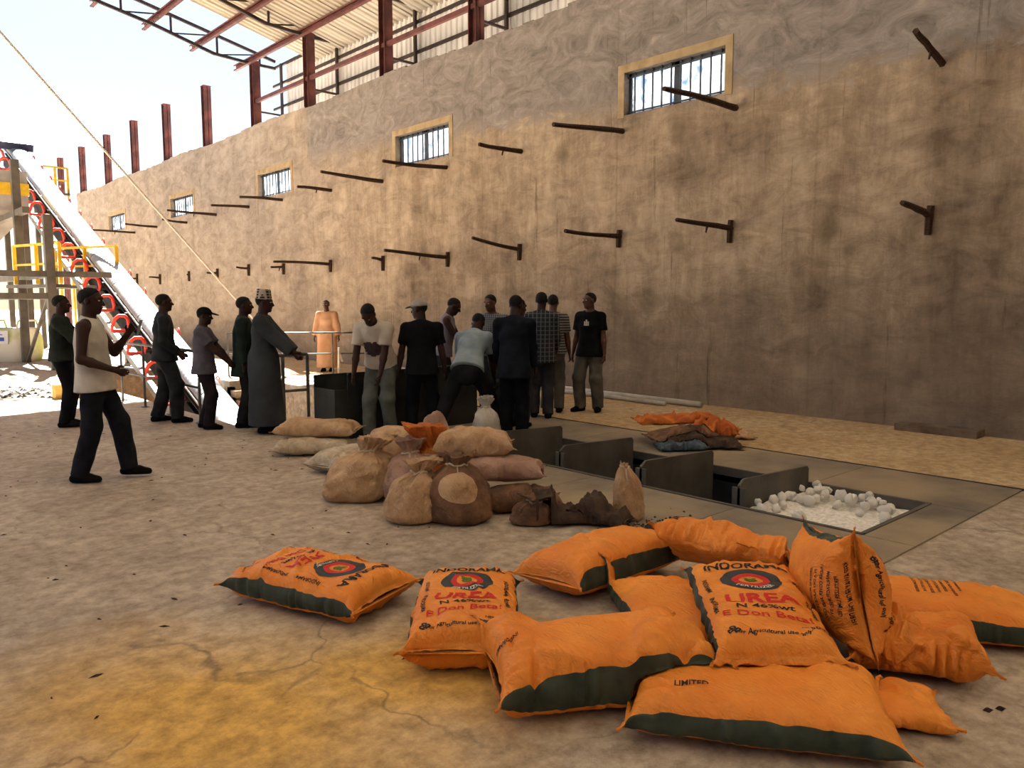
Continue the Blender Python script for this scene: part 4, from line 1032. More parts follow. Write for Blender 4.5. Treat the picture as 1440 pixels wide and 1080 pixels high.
# --- brown sacks in the heap by the bin
def tied_sack(label, base, h, r_, lean, m_, seed, group, yaw=0, flat=.8, ruff=.55, neck=.8, cat='sack', tuft=None, wide=1.0):
    rs = np.random.RandomState(seed); nz_, nt_ = 64, 88
    t = np.linspace(0, 1, nz_); prof = np.interp(t, [0, .03, .12, .3, .5, .66, neck - .05, neck, neck + .04, 1.0], [.74, .96, 1.10, 1.10, 1.0, .82, .42, .22, .28, ruff])
    prof = np.convolve(np.pad(prof, 2, 'edge'), np.ones(5) / 5, 'valid')
    th = np.linspace(0, 2 * np.pi, nt_, endpoint=False); Tm, TH = np.meshgrid(t, th, indexing='ij')
    amp = np.interp(Tm, [0, .3, .6, neck, 1], [.015, .02, .06, .16, .2])
    e = 2 / 2.6; c, s_ = np.cos(TH), np.sin(TH)
    pl = np.abs(vnoise(np.stack([np.cos(TH) * 4, np.sin(TH) * 4, Tm * 1.5], -1), seed)) * 2 - .6
    pl2 = np.cos(TH * 17 + 3 * Tm + seed)
    rad_ = prof[:, None] * r_ * (1 + amp * (pl + .5 * pl2 * np.interp(Tm, [0, .5, neck], [0, .2, 1]))) + .03 * r_ / .2 * fbm(np.stack([c * 1.6, s_ * 1.6, Tm * 3], -1), 4, seed)
    x = rad_ * np.sign(c) * np.abs(c) ** e * wide; y = rad_ * np.sign(s_) * np.abs(s_) ** e * flat
    z = h * Tm + .02 * fbm(np.stack([c * 2, s_ * 2, Tm * 2], -1), 2, seed + 4) * Tm
    x2 = x * math.cos(yaw) - y * math.sin(yaw) + lean[0] * Tm ** 1.6; y2 = x * math.sin(yaw) + y * math.cos(yaw) + lean[1] * Tm ** 1.6
    V = np.stack([x2, y2, np.maximum(z, .003)], -1).reshape(-1, 3)
    F = []
    i, j = np.meshgrid(np.arange(nz_ - 1), np.arange(nt_), indexing='ij'); j2 = (j + 1) % nt_
    F = np.stack([i * nt_ + j, i * nt_ + j2, (i + 1) * nt_ + j2, (i + 1) * nt_ + j], -1).reshape(-1, 4).tolist()
    F.append(tuple(range(nt_))[::-1])
    # gathered mouth closes inwards below the ruff
    k0 = len(V); cz_ = V[(nz_ - 1) * nt_:].mean(0) - (0, 0, .05); V = np.vstack([V, cz_])
    F += [((nz_ - 1) * nt_ + q, (nz_ - 1) * nt_ + (q + 1) % nt_, k0) for q in range(nt_)]
    o = np_obj('tied_sack', V, F, m_, None, True, None, (base[0], base[1], 0)); tag(o, label, cat, group)
    zi = int(neck * (nz_ - 1)); ring = V[zi * nt_:(zi + 1) * nt_]; ctr = ring.mean(0)
    b = MB(); b.tube([tuple(ctr + (p - ctr) * 1.12) for p in ring[::4]], .007, 6, closed=True)
    p_ = ctr + (ring[nt_ * 3 // 4] - ctr) * 1.1
    b.tube([tuple(p_), tuple(p_ + (-.02, -.03, -.05)), tuple(p_ + (-.01, -.04, -.11))], .005, 5)
    b.build('tie_string', tuft or M['beige'], o)
    Pw = V.copy() + np.array((base[0], base[1], 0)); hm_add(Pw)
    return o
G_B = 'brown sacks heaped by the bin'
rv = math.atan2(-.672, .741)         # direction running to the right of the picture
def lying(label, pos, L_, W_, T_, m_, seed, yaw, pitch=0, roll=0, z0=0.0, wr=1.2, fill=4.5, hem=True, ride=.7, group=G_B, lump=.018, crease=8, settle=True, nm='grain_sack'):
    s = Sack(L_, W_, T_, seed, wr=wr, fill=fill, lump=lump, crease=crease, nu=90, nt=80).place(pos, yaw, pitch, roll, z0=z0, ride=ride, settle=settle)
    s.build(nm, m_, None, hem=hem, label=label, cat='sack', group=group); return s
lying('pale tan sack on the floor, lower of the two stacked apart', (4.02, 7.62), .82, .52, .21, M['beige'], 31, rv + .08)
lying('pale tan sack lying on top of another, apart from the heap', (4.12, 7.70), .88, .54, .22, M['tan'], 32, rv - .05, z0=.17)
s_b1 = lying('pale grey sack with an open frayed mouth at the left of the heap', (3.92, 6.72), .78, .5, .24, M['beige'], 33, rv + 1.0, wr=2.0)
s_b2 = lying('pale sack lying highest at the back left of the heap', (4.35, 6.35), .8, .52, .34, M['tan'], 34, rv + .2, z0=.12)
lying('dark grey-brown sack at the back middle of the heap', (4.75, 6.0), .8, .5, .3, M['pinkbrown'], 35, rv + .1, z0=.12, wr=2)
tied_sack('large tan tied sack leaning right at the left front of the heap', (3.33, 5.62), .52, .25, (.16, -.12), M['tan'], 41, G_B, yaw=rv, neck=.78)
tied_sack('pinkish brown tied sack with gathered folds behind the two front ones', (3.62, 5.2), .52, .2, (.02, .06), M['pinkbrown'], 42, G_B, yaw=rv, ruff=.7)
tied_sack('sack with a bright orange flared neck in the middle of the heap', (3.88, 5.16), .62, .17, (-.12, .1), M['rust'], 43, G_B, yaw=rv, ruff=1.0, neck=.62)
lying('dark sack underneath at the right of the heap', (4.12, 4.42), .62, .42, .22, M['brown'], 36, rv + .1)
lying('tan brown sack second from the top at the right of the heap', (4.12, 4.66), .68, .46, .22, M['pinkbrown'], 37, rv - .05, z0=.2, settle=True)
lying('cream sack lying on the very top of the heap', (4.03, 4.92), .66, .46, .27, M['tan'], 38, rv + .05, z0=.37, settle=False)
tied_sack('short tan tied sack with red printed lines at the front of the heap', (3.30, 4.74), .46, .19, (.1, -.02), M['tan'], 44, G_B, yaw=rv, ruff=.8)
oL = tied_sack('squat brown sack with a round pale patch at the front of the heap', (3.55, 4.52), .50, .22, (.03, .03), M['brown'], 45, G_B, yaw=rv, ruff=.5, neck=.86)
# pale round patch sewn on its front, following the cloth
me_ = oL.data; Vs = np.array([v.co[:] for v in me_.vertices])[:64 * 88].reshape(64, 88, 3); cx_ = Vs.mean(1, keepdims=True)
fr = np.array((-.672, -.741, 0)); row = Vs[30] - cx_[30]; j0 = int(np.argmax(row @ fr)); V = []; F = []
for j in range(9):
    for i in range(32):
        a = 2 * math.pi * i / 32; ti = 36 + 13 * (j / 8) * math.sin(a); tj = (j0 + 9.5 * (j / 8) * math.cos(a)) % 88
        i0_, k0_ = int(ti), int(tj); fi_, fj_ = ti - i0_, tj - k0_; k1_ = (k0_ + 1) % 88
        p = (Vs[i0_, k0_] * (1 - fi_) + Vs[i0_ + 1, k0_] * fi_) * (1 - fj_) + (Vs[i0_, k1_] * (1 - fi_) + Vs[i0_ + 1, k1_] * fi_) * fj_
        d_ = p - cx_[i0_, 0]; d_[2] = 0; V.append(p + d_ / np.linalg.norm(d_) * .004)
for j in range(8):
    for i in range(32): i2 = (i + 1) % 32; F.append((j * 32 + i, j * 32 + i2, (j + 1) * 32 + i2, (j + 1) * 32 + i))
np_obj('round_patch', V, F, M['tan'], oL)
tied_sack('small dark tied sack lying low at the right foot of the heap', (3.92, 4.10), .22, .14, (-.03, -.06), M['brown'], 46, G_B, yaw=rv, ruff=.9)
lying('empty dark sack lying flat in front of the trench edge', (4.15, 3.92), .55, .36, .14, M['darkbrown'], 47, rv + .15, wr=2.2, lump=.022, crease=16)
lying('second empty dark sack next to the upright tan one', (4.28, 3.72), .40, .34, .14, M['darkbrown'], 48, rv - .5, wr=2.2, lump=.022, crease=16)
tied_sack('narrow tan sack standing on end right of the empty ones', (4.50, 3.66), .44, .11, (-.03, .02), M['tan'], 49, G_B, yaw=rv, ruff=.35, neck=.95)
tied_sack('milky plastic sack standing between the bending man\'s feet', (5.75, 6.75), .55, .15, (.0, .05), M['plastic'], 50, G_B, yaw=rv, ruff=.6)
# empty sacks thrown on the apron
G_E = 'empty sacks thrown on the apron'
lying('grey-blue cloth under the pile of empty sacks', (7.10, 5.05), .55, .34, .10, M['bluecloth'], 51, rv + .1, wr=2.2, lump=.022, crease=16, group=G_E, hem=False, nm='cloth_bundle')
lying('dark brown empty sack at the bottom of the apron pile', (7.45, 5.0), .80, .55, .14, M['darkbrown'], 52, rv - .1, wr=2.2, lump=.022, crease=16, group=G_E, nm='empty_sack')
lying('rust brown empty sack in the middle of the apron pile', (7.35, 5.22), .75, .5, .12, M['brown'], 53, rv + .2, z0=.06, wr=2.2, lump=.022, crease=16, group=G_E, nm='empty_sack')
lying('orange empty sack folded at the right of the apron pile', (7.68, 5.00), .52, .4, .16, M['rust'], 54, rv - .35, z0=.1, wr=3, lump=.03, crease=16, group=G_E, nm='empty_sack')
lying('bright orange empty sack lying on top of the apron pile', (7.55, 5.45), .95, .42, .12, M['rust'], 55, rv + .05, z0=.2, wr=3, lump=.025, crease=16, group=G_E, nm='empty_sack')
lying('flat tan sack sticking out at the right behind the apron pile', (8.15, 5.2), .7, .35, .08, M['tan'], 56, rv - .1, wr=2, group=G_E, nm='empty_sack')
# dark grit spilled by the upright sack, litter on the floor
q = np.random.RandomState(8); b = MB()
for k in range(420):
    a = q.uniform(0, 6.28); d_ = abs(q.randn()) * .16; cx_, cy_ = 4.42 + d_ * math.cos(a) * 1.3, 3.36 + d_ * math.sin(a) * .9; r_ = q.uniform(.006, .016)
    b.add([(cx_ - r_, cy_ - r_, .013), (cx_ + r_, cy_ - r_ * .6, .013), (cx_, cy_ + r_, .013), (cx_, cy_, .013 + r_)], [(0, 1, 3), (1, 2, 3), (2, 0, 3)])
tag(b.build('spilled_grit', M['darkbrown']), 'dark grit spilled on the floor plates behind the orange sacks', 'grit', kind='stuff')
b = MB()
for k in range(140):
    cx_, cy_ = q.uniform(.6, 5.2), q.uniform(2.2, 12); a = q.uniform(0, 3.14); l_ = q.uniform(.008, .035); w_ = l_ * .35; c_, s_ = math.cos(a), math.sin(a)
    b.add([(cx_ - l_ * c_, cy_ - l_ * s_, .002), (cx_ + w_ * s_, cy_ - w_ * c_, .002), (cx_ + l_ * c_, cy_ + l_ * s_, .002), (cx_ - w_ * s_, cy_ + w_ * c_, .002), (cx_, cy_, .009)], [(0, 1, 4), (1, 2, 4), (2, 3, 4), (3, 0, 4)])
for (cx_, cy_) in ((3.42, .93), (3.47, .9), (3.1, .62)):
    b.add([(cx_ - .02, cy_ - .012, .002), (cx_ + .02, cy_ - .016, .002), (cx_ + .018, cy_ + .012, .002), (cx_ - .016, cy_ + .014, .002), (cx_, cy_, .014)], [(0, 1, 4), (1, 2, 4), (2, 3, 4), (3, 0, 4)])
tag(b.build('floor_litter', M['wood_peg']), 'small dark bits of litter strewn over the concrete', 'litter', kind='stuff')

# ------------------------------------------------------------------ people: smooth signed-distance figures
def surf_nets(F_, org, h):
    S = F_ < 0
    c = [S[dx:S.shape[0] - 1 + dx, dy:S.shape[1] - 1 + dy, dz:S.shape[2] - 1 + dz] for dx in (0, 1) for dy in (0, 1) for dz in (0, 1)]
    al = c[0].copy(); an = c[0].copy()
    for q_ in c[1:]: al &= q_; an |= q_
    mixd = an & ~al
    I = np.argwhere(mixd); n_ = len(I)
    if n_ == 0: return np.zeros((0, 3)), np.zeros((0, 4), int)
    idm = -np.ones(mixd.shape, np.int64); idm[mixd] = np.arange(n_)
    acc = np.zeros((n_, 3)); cnt = np.zeros(n_)
    for ax in range(3):
        o1, o2 = [a for a in range(3) if a != ax]
        for a in (0, 1):
            for b_ in (0, 1):
                p = I.copy(); p[:, o1] += a; p[:, o2] += b_; q_ = p.copy(); q_[:, ax] += 1
                f0 = F_[p[:, 0], p[:, 1], p[:, 2]]; f1 = F_[q_[:, 0], q_[:, 1], q_[:, 2]]
                m_ = (f0 < 0) != (f1 < 0); t = np.where(m_, f0 / np.where(m_, f0 - f1, 1), 0)
                pt = p.astype(float); pt[:, ax] += t; acc[m_] += pt[m_]; cnt[m_] += 1
    V = acc / cnt[:, None] * h + org
    Q = []
    for ax in range(3):
        o1, o2 = [a for a in range(3) if a != ax]
        sl0 = [slice(None)] * 3; sl1 = [slice(None)] * 3; sl0[ax] = slice(0, -1); sl1[ax] = slice(1, None)
        A = S[tuple(sl0)]; B = S[tuple(sl1)]; E_ = np.argwhere(A != B)
        E_ = E_[(E_[:, o1] > 0) & (E_[:, o2] > 0) & (E_[:, o1] < F_.shape[o1] - 1) & (E_[:, o2] < F_.shape[o2] - 1)]
        def cid(d1, d2):
            p = E_.copy(); p[:, o1] -= d1; p[:, o2] -= d2; return idm[p[:, 0], p[:, 1], p[:, 2]]
        qd = np.stack([cid(1, 1), cid(0, 1), cid(0, 0), cid(1, 0)], -1)
        fl = A[E_[:, 0], E_[:, 1], E_[:, 2]]
        if ax == 1: fl = ~fl
        qd[~fl] = qd[~fl][:, ::-1]
        Q.append(qd)
    return V, np.vstack(Q)

class Field:
    def __init__(s, h): s.pr = []; s.h = h; s.clips = []
    def cone(s, a, b_, r0, r1, k=.02, front=None, flat_=1.0, clip=None): s.pr.append(('c', np.array(a, float), np.array(b_, float), r0, r1, k, front, flat_, clip)); return s
    def ell(s, c, rad_, axes=None, k=.02, clip=None): s.pr.append(('e', np.array(c, float), np.array(rad_, float), axes if axes is not None else np.eye(3), None, k, None, 1, clip)); return s
    def mesh(s, wr=0.0, wf=9.0, seed=0):
        lo = np.full(3, 1e9); hi = -lo
        for p in s.pr:
            if p[0] == 'c':
                r_ = max(p[3], p[4]); lo = np.minimum(lo, np.minimum(p[1], p[2]) - r_); hi = np.maximum(hi, np.maximum(p[1], p[2]) + r_)
            else: r_ = p[2].max(); lo = np.minimum(lo, p[1] - r_); hi = np.maximum(hi, p[1] + r_)
        lo -= 3 * s.h; hi += 3 * s.h; N = np.ceil((hi - lo) / s.h).astype(int) + 1
        F_ = np.full(N, .2, np.float32)
        ax = [lo[i] + s.h * np.arange(N[i]) for i in range(3)]
        for p in s.pr:
            mg = p[5] * 1.2 + 3 * s.h
            if p[0] == 'c': r_ = max(p[3], p[4]) + mg; l_ = np.minimum(p[1], p[2]) - r_; h_ = np.maximum(p[1], p[2]) + r_
            else: r_ = p[2].max() + mg; l_ = p[1] - r_; h_ = p[1] + r_
            i0 = np.clip(((l_ - lo) / s.h).astype(int), 0, N - 1); i1 = np.clip(((h_ - lo) / s.h).astype(int) + 2, 1, N)
            X, Y_, Z_ = np.meshgrid(ax[0][i0[0]:i1[0]], ax[1][i0[1]:i1[1]], ax[2][i0[2]:i1[2]], indexing='ij')
            P = np.stack([X, Y_, Z_], -1)
            if p[0] == 'c':
                ab = p[2] - p[1]; L2 = max(ab @ ab, 1e-9); t = np.clip(((P - p[1]) @ ab) / L2, 0, 1)
                v = P - p[1] - t[..., None] * ab
                if p[6] is not None:
                    fr = np.array(p[6]); d_ = v @ fr; v = v + (d_ * (p[7] - 1))[..., None] * fr
                d = np.linalg.norm(v, axis=-1) - (p[3] + (p[4] - p[3]) * t)
                if p[6] is not None: d = d / (1 + (p[7] - 1) * .4)
            else:
                v = (P - p[1]) @ p[3].T; d = (np.linalg.norm(v / p[2], axis=-1) - 1) * p[2].min()
            if p[8] is not None:
                for (c0, n0) in p[8]: d = np.maximum(d, (P - c0) @ n0)
            sub = F_[i0[0]:i1[0], i0[1]:i1[1], i0[2]:i1[2]]; k = p[5]
            hh = np.clip(.5 + .5 * (sub - d) / k, 0, 1); F_[i0[0]:i1[0], i0[1]:i1[1], i0[2]:i1[2]] = sub * (1 - hh) + d * hh - k * hh * (1 - hh)
        if wr or s.clips:
            X, Y_, Z_ = np.meshgrid(*ax, indexing='ij')
            if wr:
                rs = np.random.RandomState(seed); nz = 0
                for q_ in range(5):
                    d = rs.randn(3); d[2] *= 1.3; d /= np.linalg.norm(d); fq = wf * rs.uniform(1.2, 4.0)
                    nz = nz + np.sin(fq * (d[0] * X + d[1] * Y_ + d[2] * Z_) + rs.uniform(0, 6) + 1.5 * np.sin(6 * Z_ + 4 * X + q_)) / 5
                F_ += (wr * nz).astype(np.float32)
            for (c0, n0) in s.clips: F_ = np.maximum(F_, (X - c0[0]) * n0[0] + (Y_ - c0[1]) * n0[1] + (Z_ - c0[2]) * n0[2])
        return surf_nets(F_, lo, s.h)

def nrm_(v): v = np.array(v, float); return v / np.linalg.norm(v)
def ik(a, c, l1, l2, pole):
    d = c - a; D = np.linalg.norm(d); D2 = min(D, (l1 + l2) * .999); u = d / D; c = a + u * D2
    x = (l1 * l1 - l2 * l2 + D2 * D2) / (2 * D2); hgt_ = math.sqrt(max(l1 * l1 - x * x, 0)); p = np.array(pole, float); p = p - u * (p @ u); p = p / (np.linalg.norm(p) + 1e-9)
    return a + u * x + p * hgt_, c

def cloth(name, c1, c2=None, sc=6): return mat(name, c1, c2 or c1, sc, .9, .15, 90, spec=.1)
def stripes_mat(name, base, line1, line2, fx, fz, wx=.22, plaid=True):
    m = bpy.data.materials.new(name); m.use_nodes = True; n = m.node_tree.nodes; l = m.node_tree.links; b = n['Principled BSDF']; b.inputs['Roughness'].default_value = .9
    tc = n.new('ShaderNodeTexCoord'); sp = n.new('ShaderNodeSeparateXYZ'); l.new(tc.outputs['Object'], sp.inputs[0]); col = lin(base)
    prev = None
    for ax, fq, c in (([(0, fx, line1)] if plaid else []) + [(2, fz, line2)]):
        m1 = n.new('ShaderNodeMath'); m1.operation = 'MULTIPLY'; m1.inputs[1].default_value = fq; l.new(sp.outputs[ax], m1.inputs[0])
        m2 = n.new('ShaderNodeMath'); m2.operation = 'FRACT'; l.new(m1.outputs[0], m2.inputs[0])
        m3 = n.new('ShaderNodeMath'); m3.operation = 'LESS_THAN'; m3.inputs[1].default_value = wx; l.new(m2.outputs[0], m3.inputs[0])
        m4 = n.new('ShaderNodeMath'); m4.operation = 'MULTIPLY'; m4.inputs[1].default_value = .75; l.new(m3.outputs[0], m4.inputs[0])
        mx = n.new('ShaderNodeMix'); mx.data_type = 'RGBA'; mx.inputs[7].default_value = lin(c); l.new(m4.outputs[0], mx.inputs[0])
        if prev is None: mx.inputs[6].default_value = col
        else: l.new(prev, mx.inputs[6])
        prev = mx.outputs[2]
    l.new(prev, b.inputs['Base Color']); return m

eye_me = None
def person(label, pos, phi, H, shirt=None, trouser=None, robe=None, cap=None, lean=0.0, side=0.0, head=(0, 0), rh=None, lh=None, rf=None, lf=None, crouch=0.0, skin='skin', sleeve='short', shoe='14110f', hem=-.06, res=.0115, seed=1, cap_yaw=0.0, loose=1.0, hair=True, twist=0.0, rpole=None, lpole=None, heel=(0, 0), group='people around the feed bin', curl=1.0, bulk=1.0):
    s = H / 1.75; A = lambda *v: np.array(v, float) * s
    pel = A(0, 0, .945 - crouch)
    ln, sd = R(lean), R(side)
    T = nrm_((math.sin(sd), math.sin(ln), math.cos(ln) * math.cos(sd)))
    # bend at the hips: shift pelvis back to keep balance
    pel = pel + A(0, -.12 * math.sin(ln), 0)
    fwd0 = np.array((0., 1, 0)); ta = R(twist); rt = np.array((math.cos(ta), math.sin(ta), 0)); rt = nrm_(rt - T * (rt @ T)); fw = np.cross(T, rt)
    chest = pel + T * .33 * s; nb = pel + T * .52 * s
    shR = pel + T * .455 * s + rt * .172 * s * bulk; shL = pel + T * .455 * s - rt * .172 * s * bulk
    ntp = nb + nrm_(T * .6 + np.array((0, .12, .5))) * .062 * s
    hy, hp = R(head[0]), R(head[1])
    hf = np.array((-math.sin(hy) * math.cos(hp), math.cos(hy) * math.cos(hp), math.sin(hp))); hr = np.array((math.cos(hy), math.sin(hy), 0)); hu = np.cross(hr, hf)
    hc = ntp + hu * .105 * s + hf * .022 * s
    hipR = pel + np.array((.088, 0, -.02)) * s; hipL = pel + np.array((-.088, 0, -.02)) * s
    rf = rf or (.1, 0, 0); lf = lf or (-.1, 0, 0)
    def leg(hip, f, hl):
        ank = A(f[0], f[1], .085 + f[2]); yw = R(f[3]) if len(f) > 3 else 0
        toe = np.array((math.sin(-yw) * -1 if False else -math.sin(yw), math.cos(yw), 0.))
        kn, ank = ik(hip, ank, .435 * s, .425 * s, toe + np.array((0, .2, 0))); return kn, ank, toe
    knR, anR, toR = leg(hipR, rf, heel[0]); knL, anL, toL = leg(hipL, lf, heel[1])
    rh = rh or (.27, .03, .80); lh = lh or (-.27, .03, .80)
    elR, wrR = ik(shR, A(*rh[:3]), .285 * s, .255 * s, rpole or (.5, -1, -.35)); elL, wrL = ik(shL, A(*lh[:3]), .285 * s, .255 * s, lpole or (-.5, -1, -.35))
    B = Field(res)
    # trunk
    B.cone(pel + A(0, 0, -.02), pel + T * .12 * s, .150 * s, .135 * s, .04, fw, 1.35); B.cone(pel + T * .10 * s, chest, .130 * s, .155 * s, .05, fw, 1.4)
    B.cone(chest, pel + T * .43 * s, .155 * s, .125 * s, .05, fw, 1.45); [B.cone(nb - T * .045 * s, q_, .060 * s, .054 * s, .04) for q_ in (shL, shR)]
    B.cone(nb - T * .03 * s, ntp + hu * .03 * s, .062 * s, .056 * s, .03)
    for hip, kn, an, toe in ((hipR, knR, anR, toR), (hipL, knL, anL, toL)):
        B.cone(hip, kn, .085 * s, .052 * s, .03); calf = kn + (an - kn) * .3 - toe * .008 * s
        B.cone(kn, calf, .048 * s, .048 * s, .02); B.cone(calf, an, .048 * s, .034 * s, .02); B.cone(an + A(0, 0, -.03), an + toe * .14 * s + A(0, 0, -.055), .036 * s, .024 * s, .02)
    for sh, el, wr_ in ((shR, elR, wrR), (shL, elL, wrL)):
        B.cone(sh, el, .053 * s, .039 * s, .025); mid = el + (wr_ - el) * .3; B.cone(el, mid, .039 * s, .041 * s, .02); B.cone(mid, wr_, .041 * s, .026 * s, .02)
    # head
    ax = np.stack([hr, hf, hu])
    B.ell(hc + hu * .028 * s - hf * .012 * s, np.array((.074, .096, .088)) * s, ax, .02); B.ell(hc - hu * .045 * s + hf * .022 * s, np.array((.056, .066, .068)) * s, ax, .03)
    B.cone(hc + hf * .083 * s + hu * .015 * s, hc + hf * .105 * s - hu * .022 * s, .009 * s, .0165 * s, .012); B.cone(hc + hf * .080 * s - hu * .055 * s - hr * .018 * s, hc + hf * .080 * s - hu * .055 * s + hr * .018 * s, .013 * s, .013 * s, .008)
    B.cone(hc + hf * .075 * s + hu * .032 * s - hr * .035 * s, hc + hf * .075 * s + hu * .032 * s + hr * .035 * s, .016 * s, .016 * s, .015); B.ell(hc + hf * .066 * s - hu * .092 * s, np.array((.024, .02, .02)) * s, ax, .02)
    for q_ in (-1, 1): B.ell(hc + hr * q_ * .077 * s - hf * .008 * s + hu * .0 * s, np.array((.012, .021, .033)) * s, ax, .008)
    # hands: palm, four fingers and a thumb
    for q_, el, wr_ in ((1, elR, wrR), (-1, elL, wrL)):
        d = nrm_(wr_ - el); n0 = fw if abs(d @ fw) < .8 else np.array((0, 0, 1.)) * -1
        side_ = nrm_(np.cross(d, rt * q_)); side_ = side_ if side_ @ fw > 0 or abs(side_ @ fw) < .2 else -side_   # towards the thumb
        if d[2] > -.5 and side_[2] < 0: side_ = -side_
        pn = nrm_(np.cross(side_, d)); pn = pn if pn @ rt * q_ < 0 else -pn                        # palm faces inwards
        pc = wr_ + d * .05 * s
        B.cone(wr_, wr_ + d * .085 * s, .024 * s, .030 * s, .012, pn, 1.7)
        for k, (lg, of) in enumerate(((.066, .028), (.074, .010), (.070, -.009), (.056, -.027))):
            p0 = wr_ + d * (.085 - .004 * abs(k - 1)) * s + side_ * of * s; c1 = .35 * curl; p1 = p0 + nrm_(d + pn * c1) * lg * .5 * s; p2 = p1 + nrm_(d + pn * c1 * 3.2) * lg * .5 * s
            B.cone(p0, p1, .0095 * s, .0088 * s, .004); B.cone(p1, p2, .0088 * s, .0074 * s, .003)
        p0 = wr_ + d * .03 * s + side_ * .024 * s; p1 = p0 + nrm_(d * .8 + side_ * .7 + pn * .3) * .036 * s; p2 = p1 + nrm_(d + pn * .5) * .03 * s
        B.cone(p0, p1, .0125 * s, .011 * s, .006); B.cone(p1, p2, .011 * s, .009 * s, .004)
    V, F_ = B.mesh()
    body = np_obj('person', V, F_, M[skin], None, True, None, (pos[0], pos[1], 0)); body.rotation_euler = (0, 0, R(phi) - AZ)
    tag(body, label, 'person', group)
    def child(nm, fld, m_, wr=0.0, wf=9.0):
        V, F_ = fld.mesh(wr, wf, seed); return np_obj(nm, V, F_, m_, body)
    if hair:
        h_ = Field(.009); h_.ell(hc + hu * .032 * s - hf * .016 * s, np.array((.080, .101, .091)) * s, ax, .01)
        h_.clips = [(hc + hu * .035 * s, -nrm_(hu * .9 - hf * .75)), (hc - hu * .045 * s, -hu), (hc + hf * .07 * s, hf)]
        child('hair', h_, M['hair'])
    for q_ in (-1, 1):
        e_ = hc + hf * .084 * s + hr * q_ * .033 * s + hu * .012 * s
        ey = Field(.004); ey.ell(e_ - hf * .006 * s, np.array((.012, .01, .0075)) * s, ax, .002); V, F_ = ey.mesh(); np_obj('eye', V, F_, M['eyew'], body)
    # feet
    for an, toe in ((anR, toR), (anL, toL)):
        f_ = Field(.010); b0 = an * 1.0; b0[2] = max(an[2] - .045 * s, .04 * s)
        f_.cone(b0 - toe * .045 * s, b0 + toe * .08 * s, .043 * s, .046 * s, .02); f_.cone(b0 + toe * .08 * s, b0 + toe * .165 * s + A(0, 0, -.008), .046 * s, .034 * s, .02); f_.cone(b0, an + A(0, 0, .02), .045 * s, .045 * s, .02)
        f_.clips = [(np.array((0, 0, b0[2] - .034 * s)), np.array((0, 0, -1.)))]
        child('shoe', f_, cloth('shoe_' + shoe, shoe) if 'shoe_' + shoe not in bpy.data.materials else bpy.data.materials['shoe_' + shoe])
    lo_ = loose
    if trouser is not None:
        f_ = Field(.0125)
        f_.cone(pel + A(0, 0, -.03), pel + T * .10 * s, .172 * s, .150 * s, .04, fw, 1.28); f_.cone(pel + A(0, 0, -.04), pel + A(0, .005, -.115), .125 * s, .085 * s, .04)
        for hip, kn, an in ((hipR, knR, anR), (hipL, knL, anL)):
            cl = nrm_(an - kn); f_.cone(hip + A(0, 0, .0), kn, .100 * s * (.5 + .5 * lo_), .086 * s * lo_, .04); f_.cone(kn, an + A(0, 0, -.02), .086 * s * lo_, .076 * s * lo_, .03, clip=[(an - A(0, 0, .025), cl)])
        f_.clips = [(pel + T * .13 * s, T)]
        child('trousers', f_, trouser, .009 * s, 12)
    if shirt is not None or robe is not None:
        m_ = shirt or robe; f_ = Field(.0125)
        g_ = .016 * s * (1.4 if robe else 1.0)
        hm = hem * s
        f_.cone(pel + T * (hm - .05 * s), pel + T * .12 * s, .232 * s, .176 * s, .04, fw, 1.25); f_.cone(pel + T * .10 * s, chest, .147 * s, .168 * s + g_ * .3, .05, fw, 1.32)
        f_.cone(chest, pel + T * .43 * s, .168 * s + g_ * .3, .138 * s, .05, fw, 1.36)
        if sleeve != 'none': [f_.cone(nb - T * .055 * s, q_, .078 * s, .068 * s, .05) for q_ in (shL, shR)]
        else: [f_.cone(nb - T * .05 * s, nb - T * .065 * s + (q_ - nb) * .62, .074 * s, .062 * s, .04) for q_ in (shL, shR)]
        f_.cone(nb - T * .05 * s, nb + T * .015 * s, .075 * s, .066 * s, .03)
        cl0 = [(nb + T * .03 * s, nrm_(T * 1.0 + fw * .35))]
        for sh, el, wr_ in ((shR, elR, wrR), (shL, elL, wrL)):
            ua = nrm_(el - sh)
            if sleeve == 'short': e2 = sh + ua * .2 * s; f_.cone(sh, e2 + ua * .05 * s, .071 * s, .071 * s, .03, clip=[(e2, ua)])
            elif sleeve == 'long':
                fa = nrm_(wr_ - el); f_.cone(sh, el, .070 * s, .056 * s, .03); f_.cone(el, wr_, .056 * s, .043 * s, .03, clip=[(wr_ - fa * .015 * s, fa)])
            elif sleeve == 'wide':
                fa = nrm_(wr_ - el); f_.cone(sh, el, .085 * s, .080 * s, .04); f_.cone(el, wr_, .080 * s, .075 * s, .04, clip=[(wr_ - fa * .02 * s, fa)])
        if robe is not None:
            low = A(0, .02, .13); mid_ = (hipR + hipL) / 2
            f_.cone(mid_, low, .20 * s * bulk, .25 * s * bulk, .05, np.array((0, 1., 0)), 1.2); f_.clips = cl0 + [(A(0, 0, .11), np.array((0, 0, -1.)))]
        else:
            f_.clips = cl0 + [(pel + T * hm, -T)]
        child('gown' if robe else ('vest' if sleeve == 'none' else 'shirt'), f_, m_, .008 * s, 11)
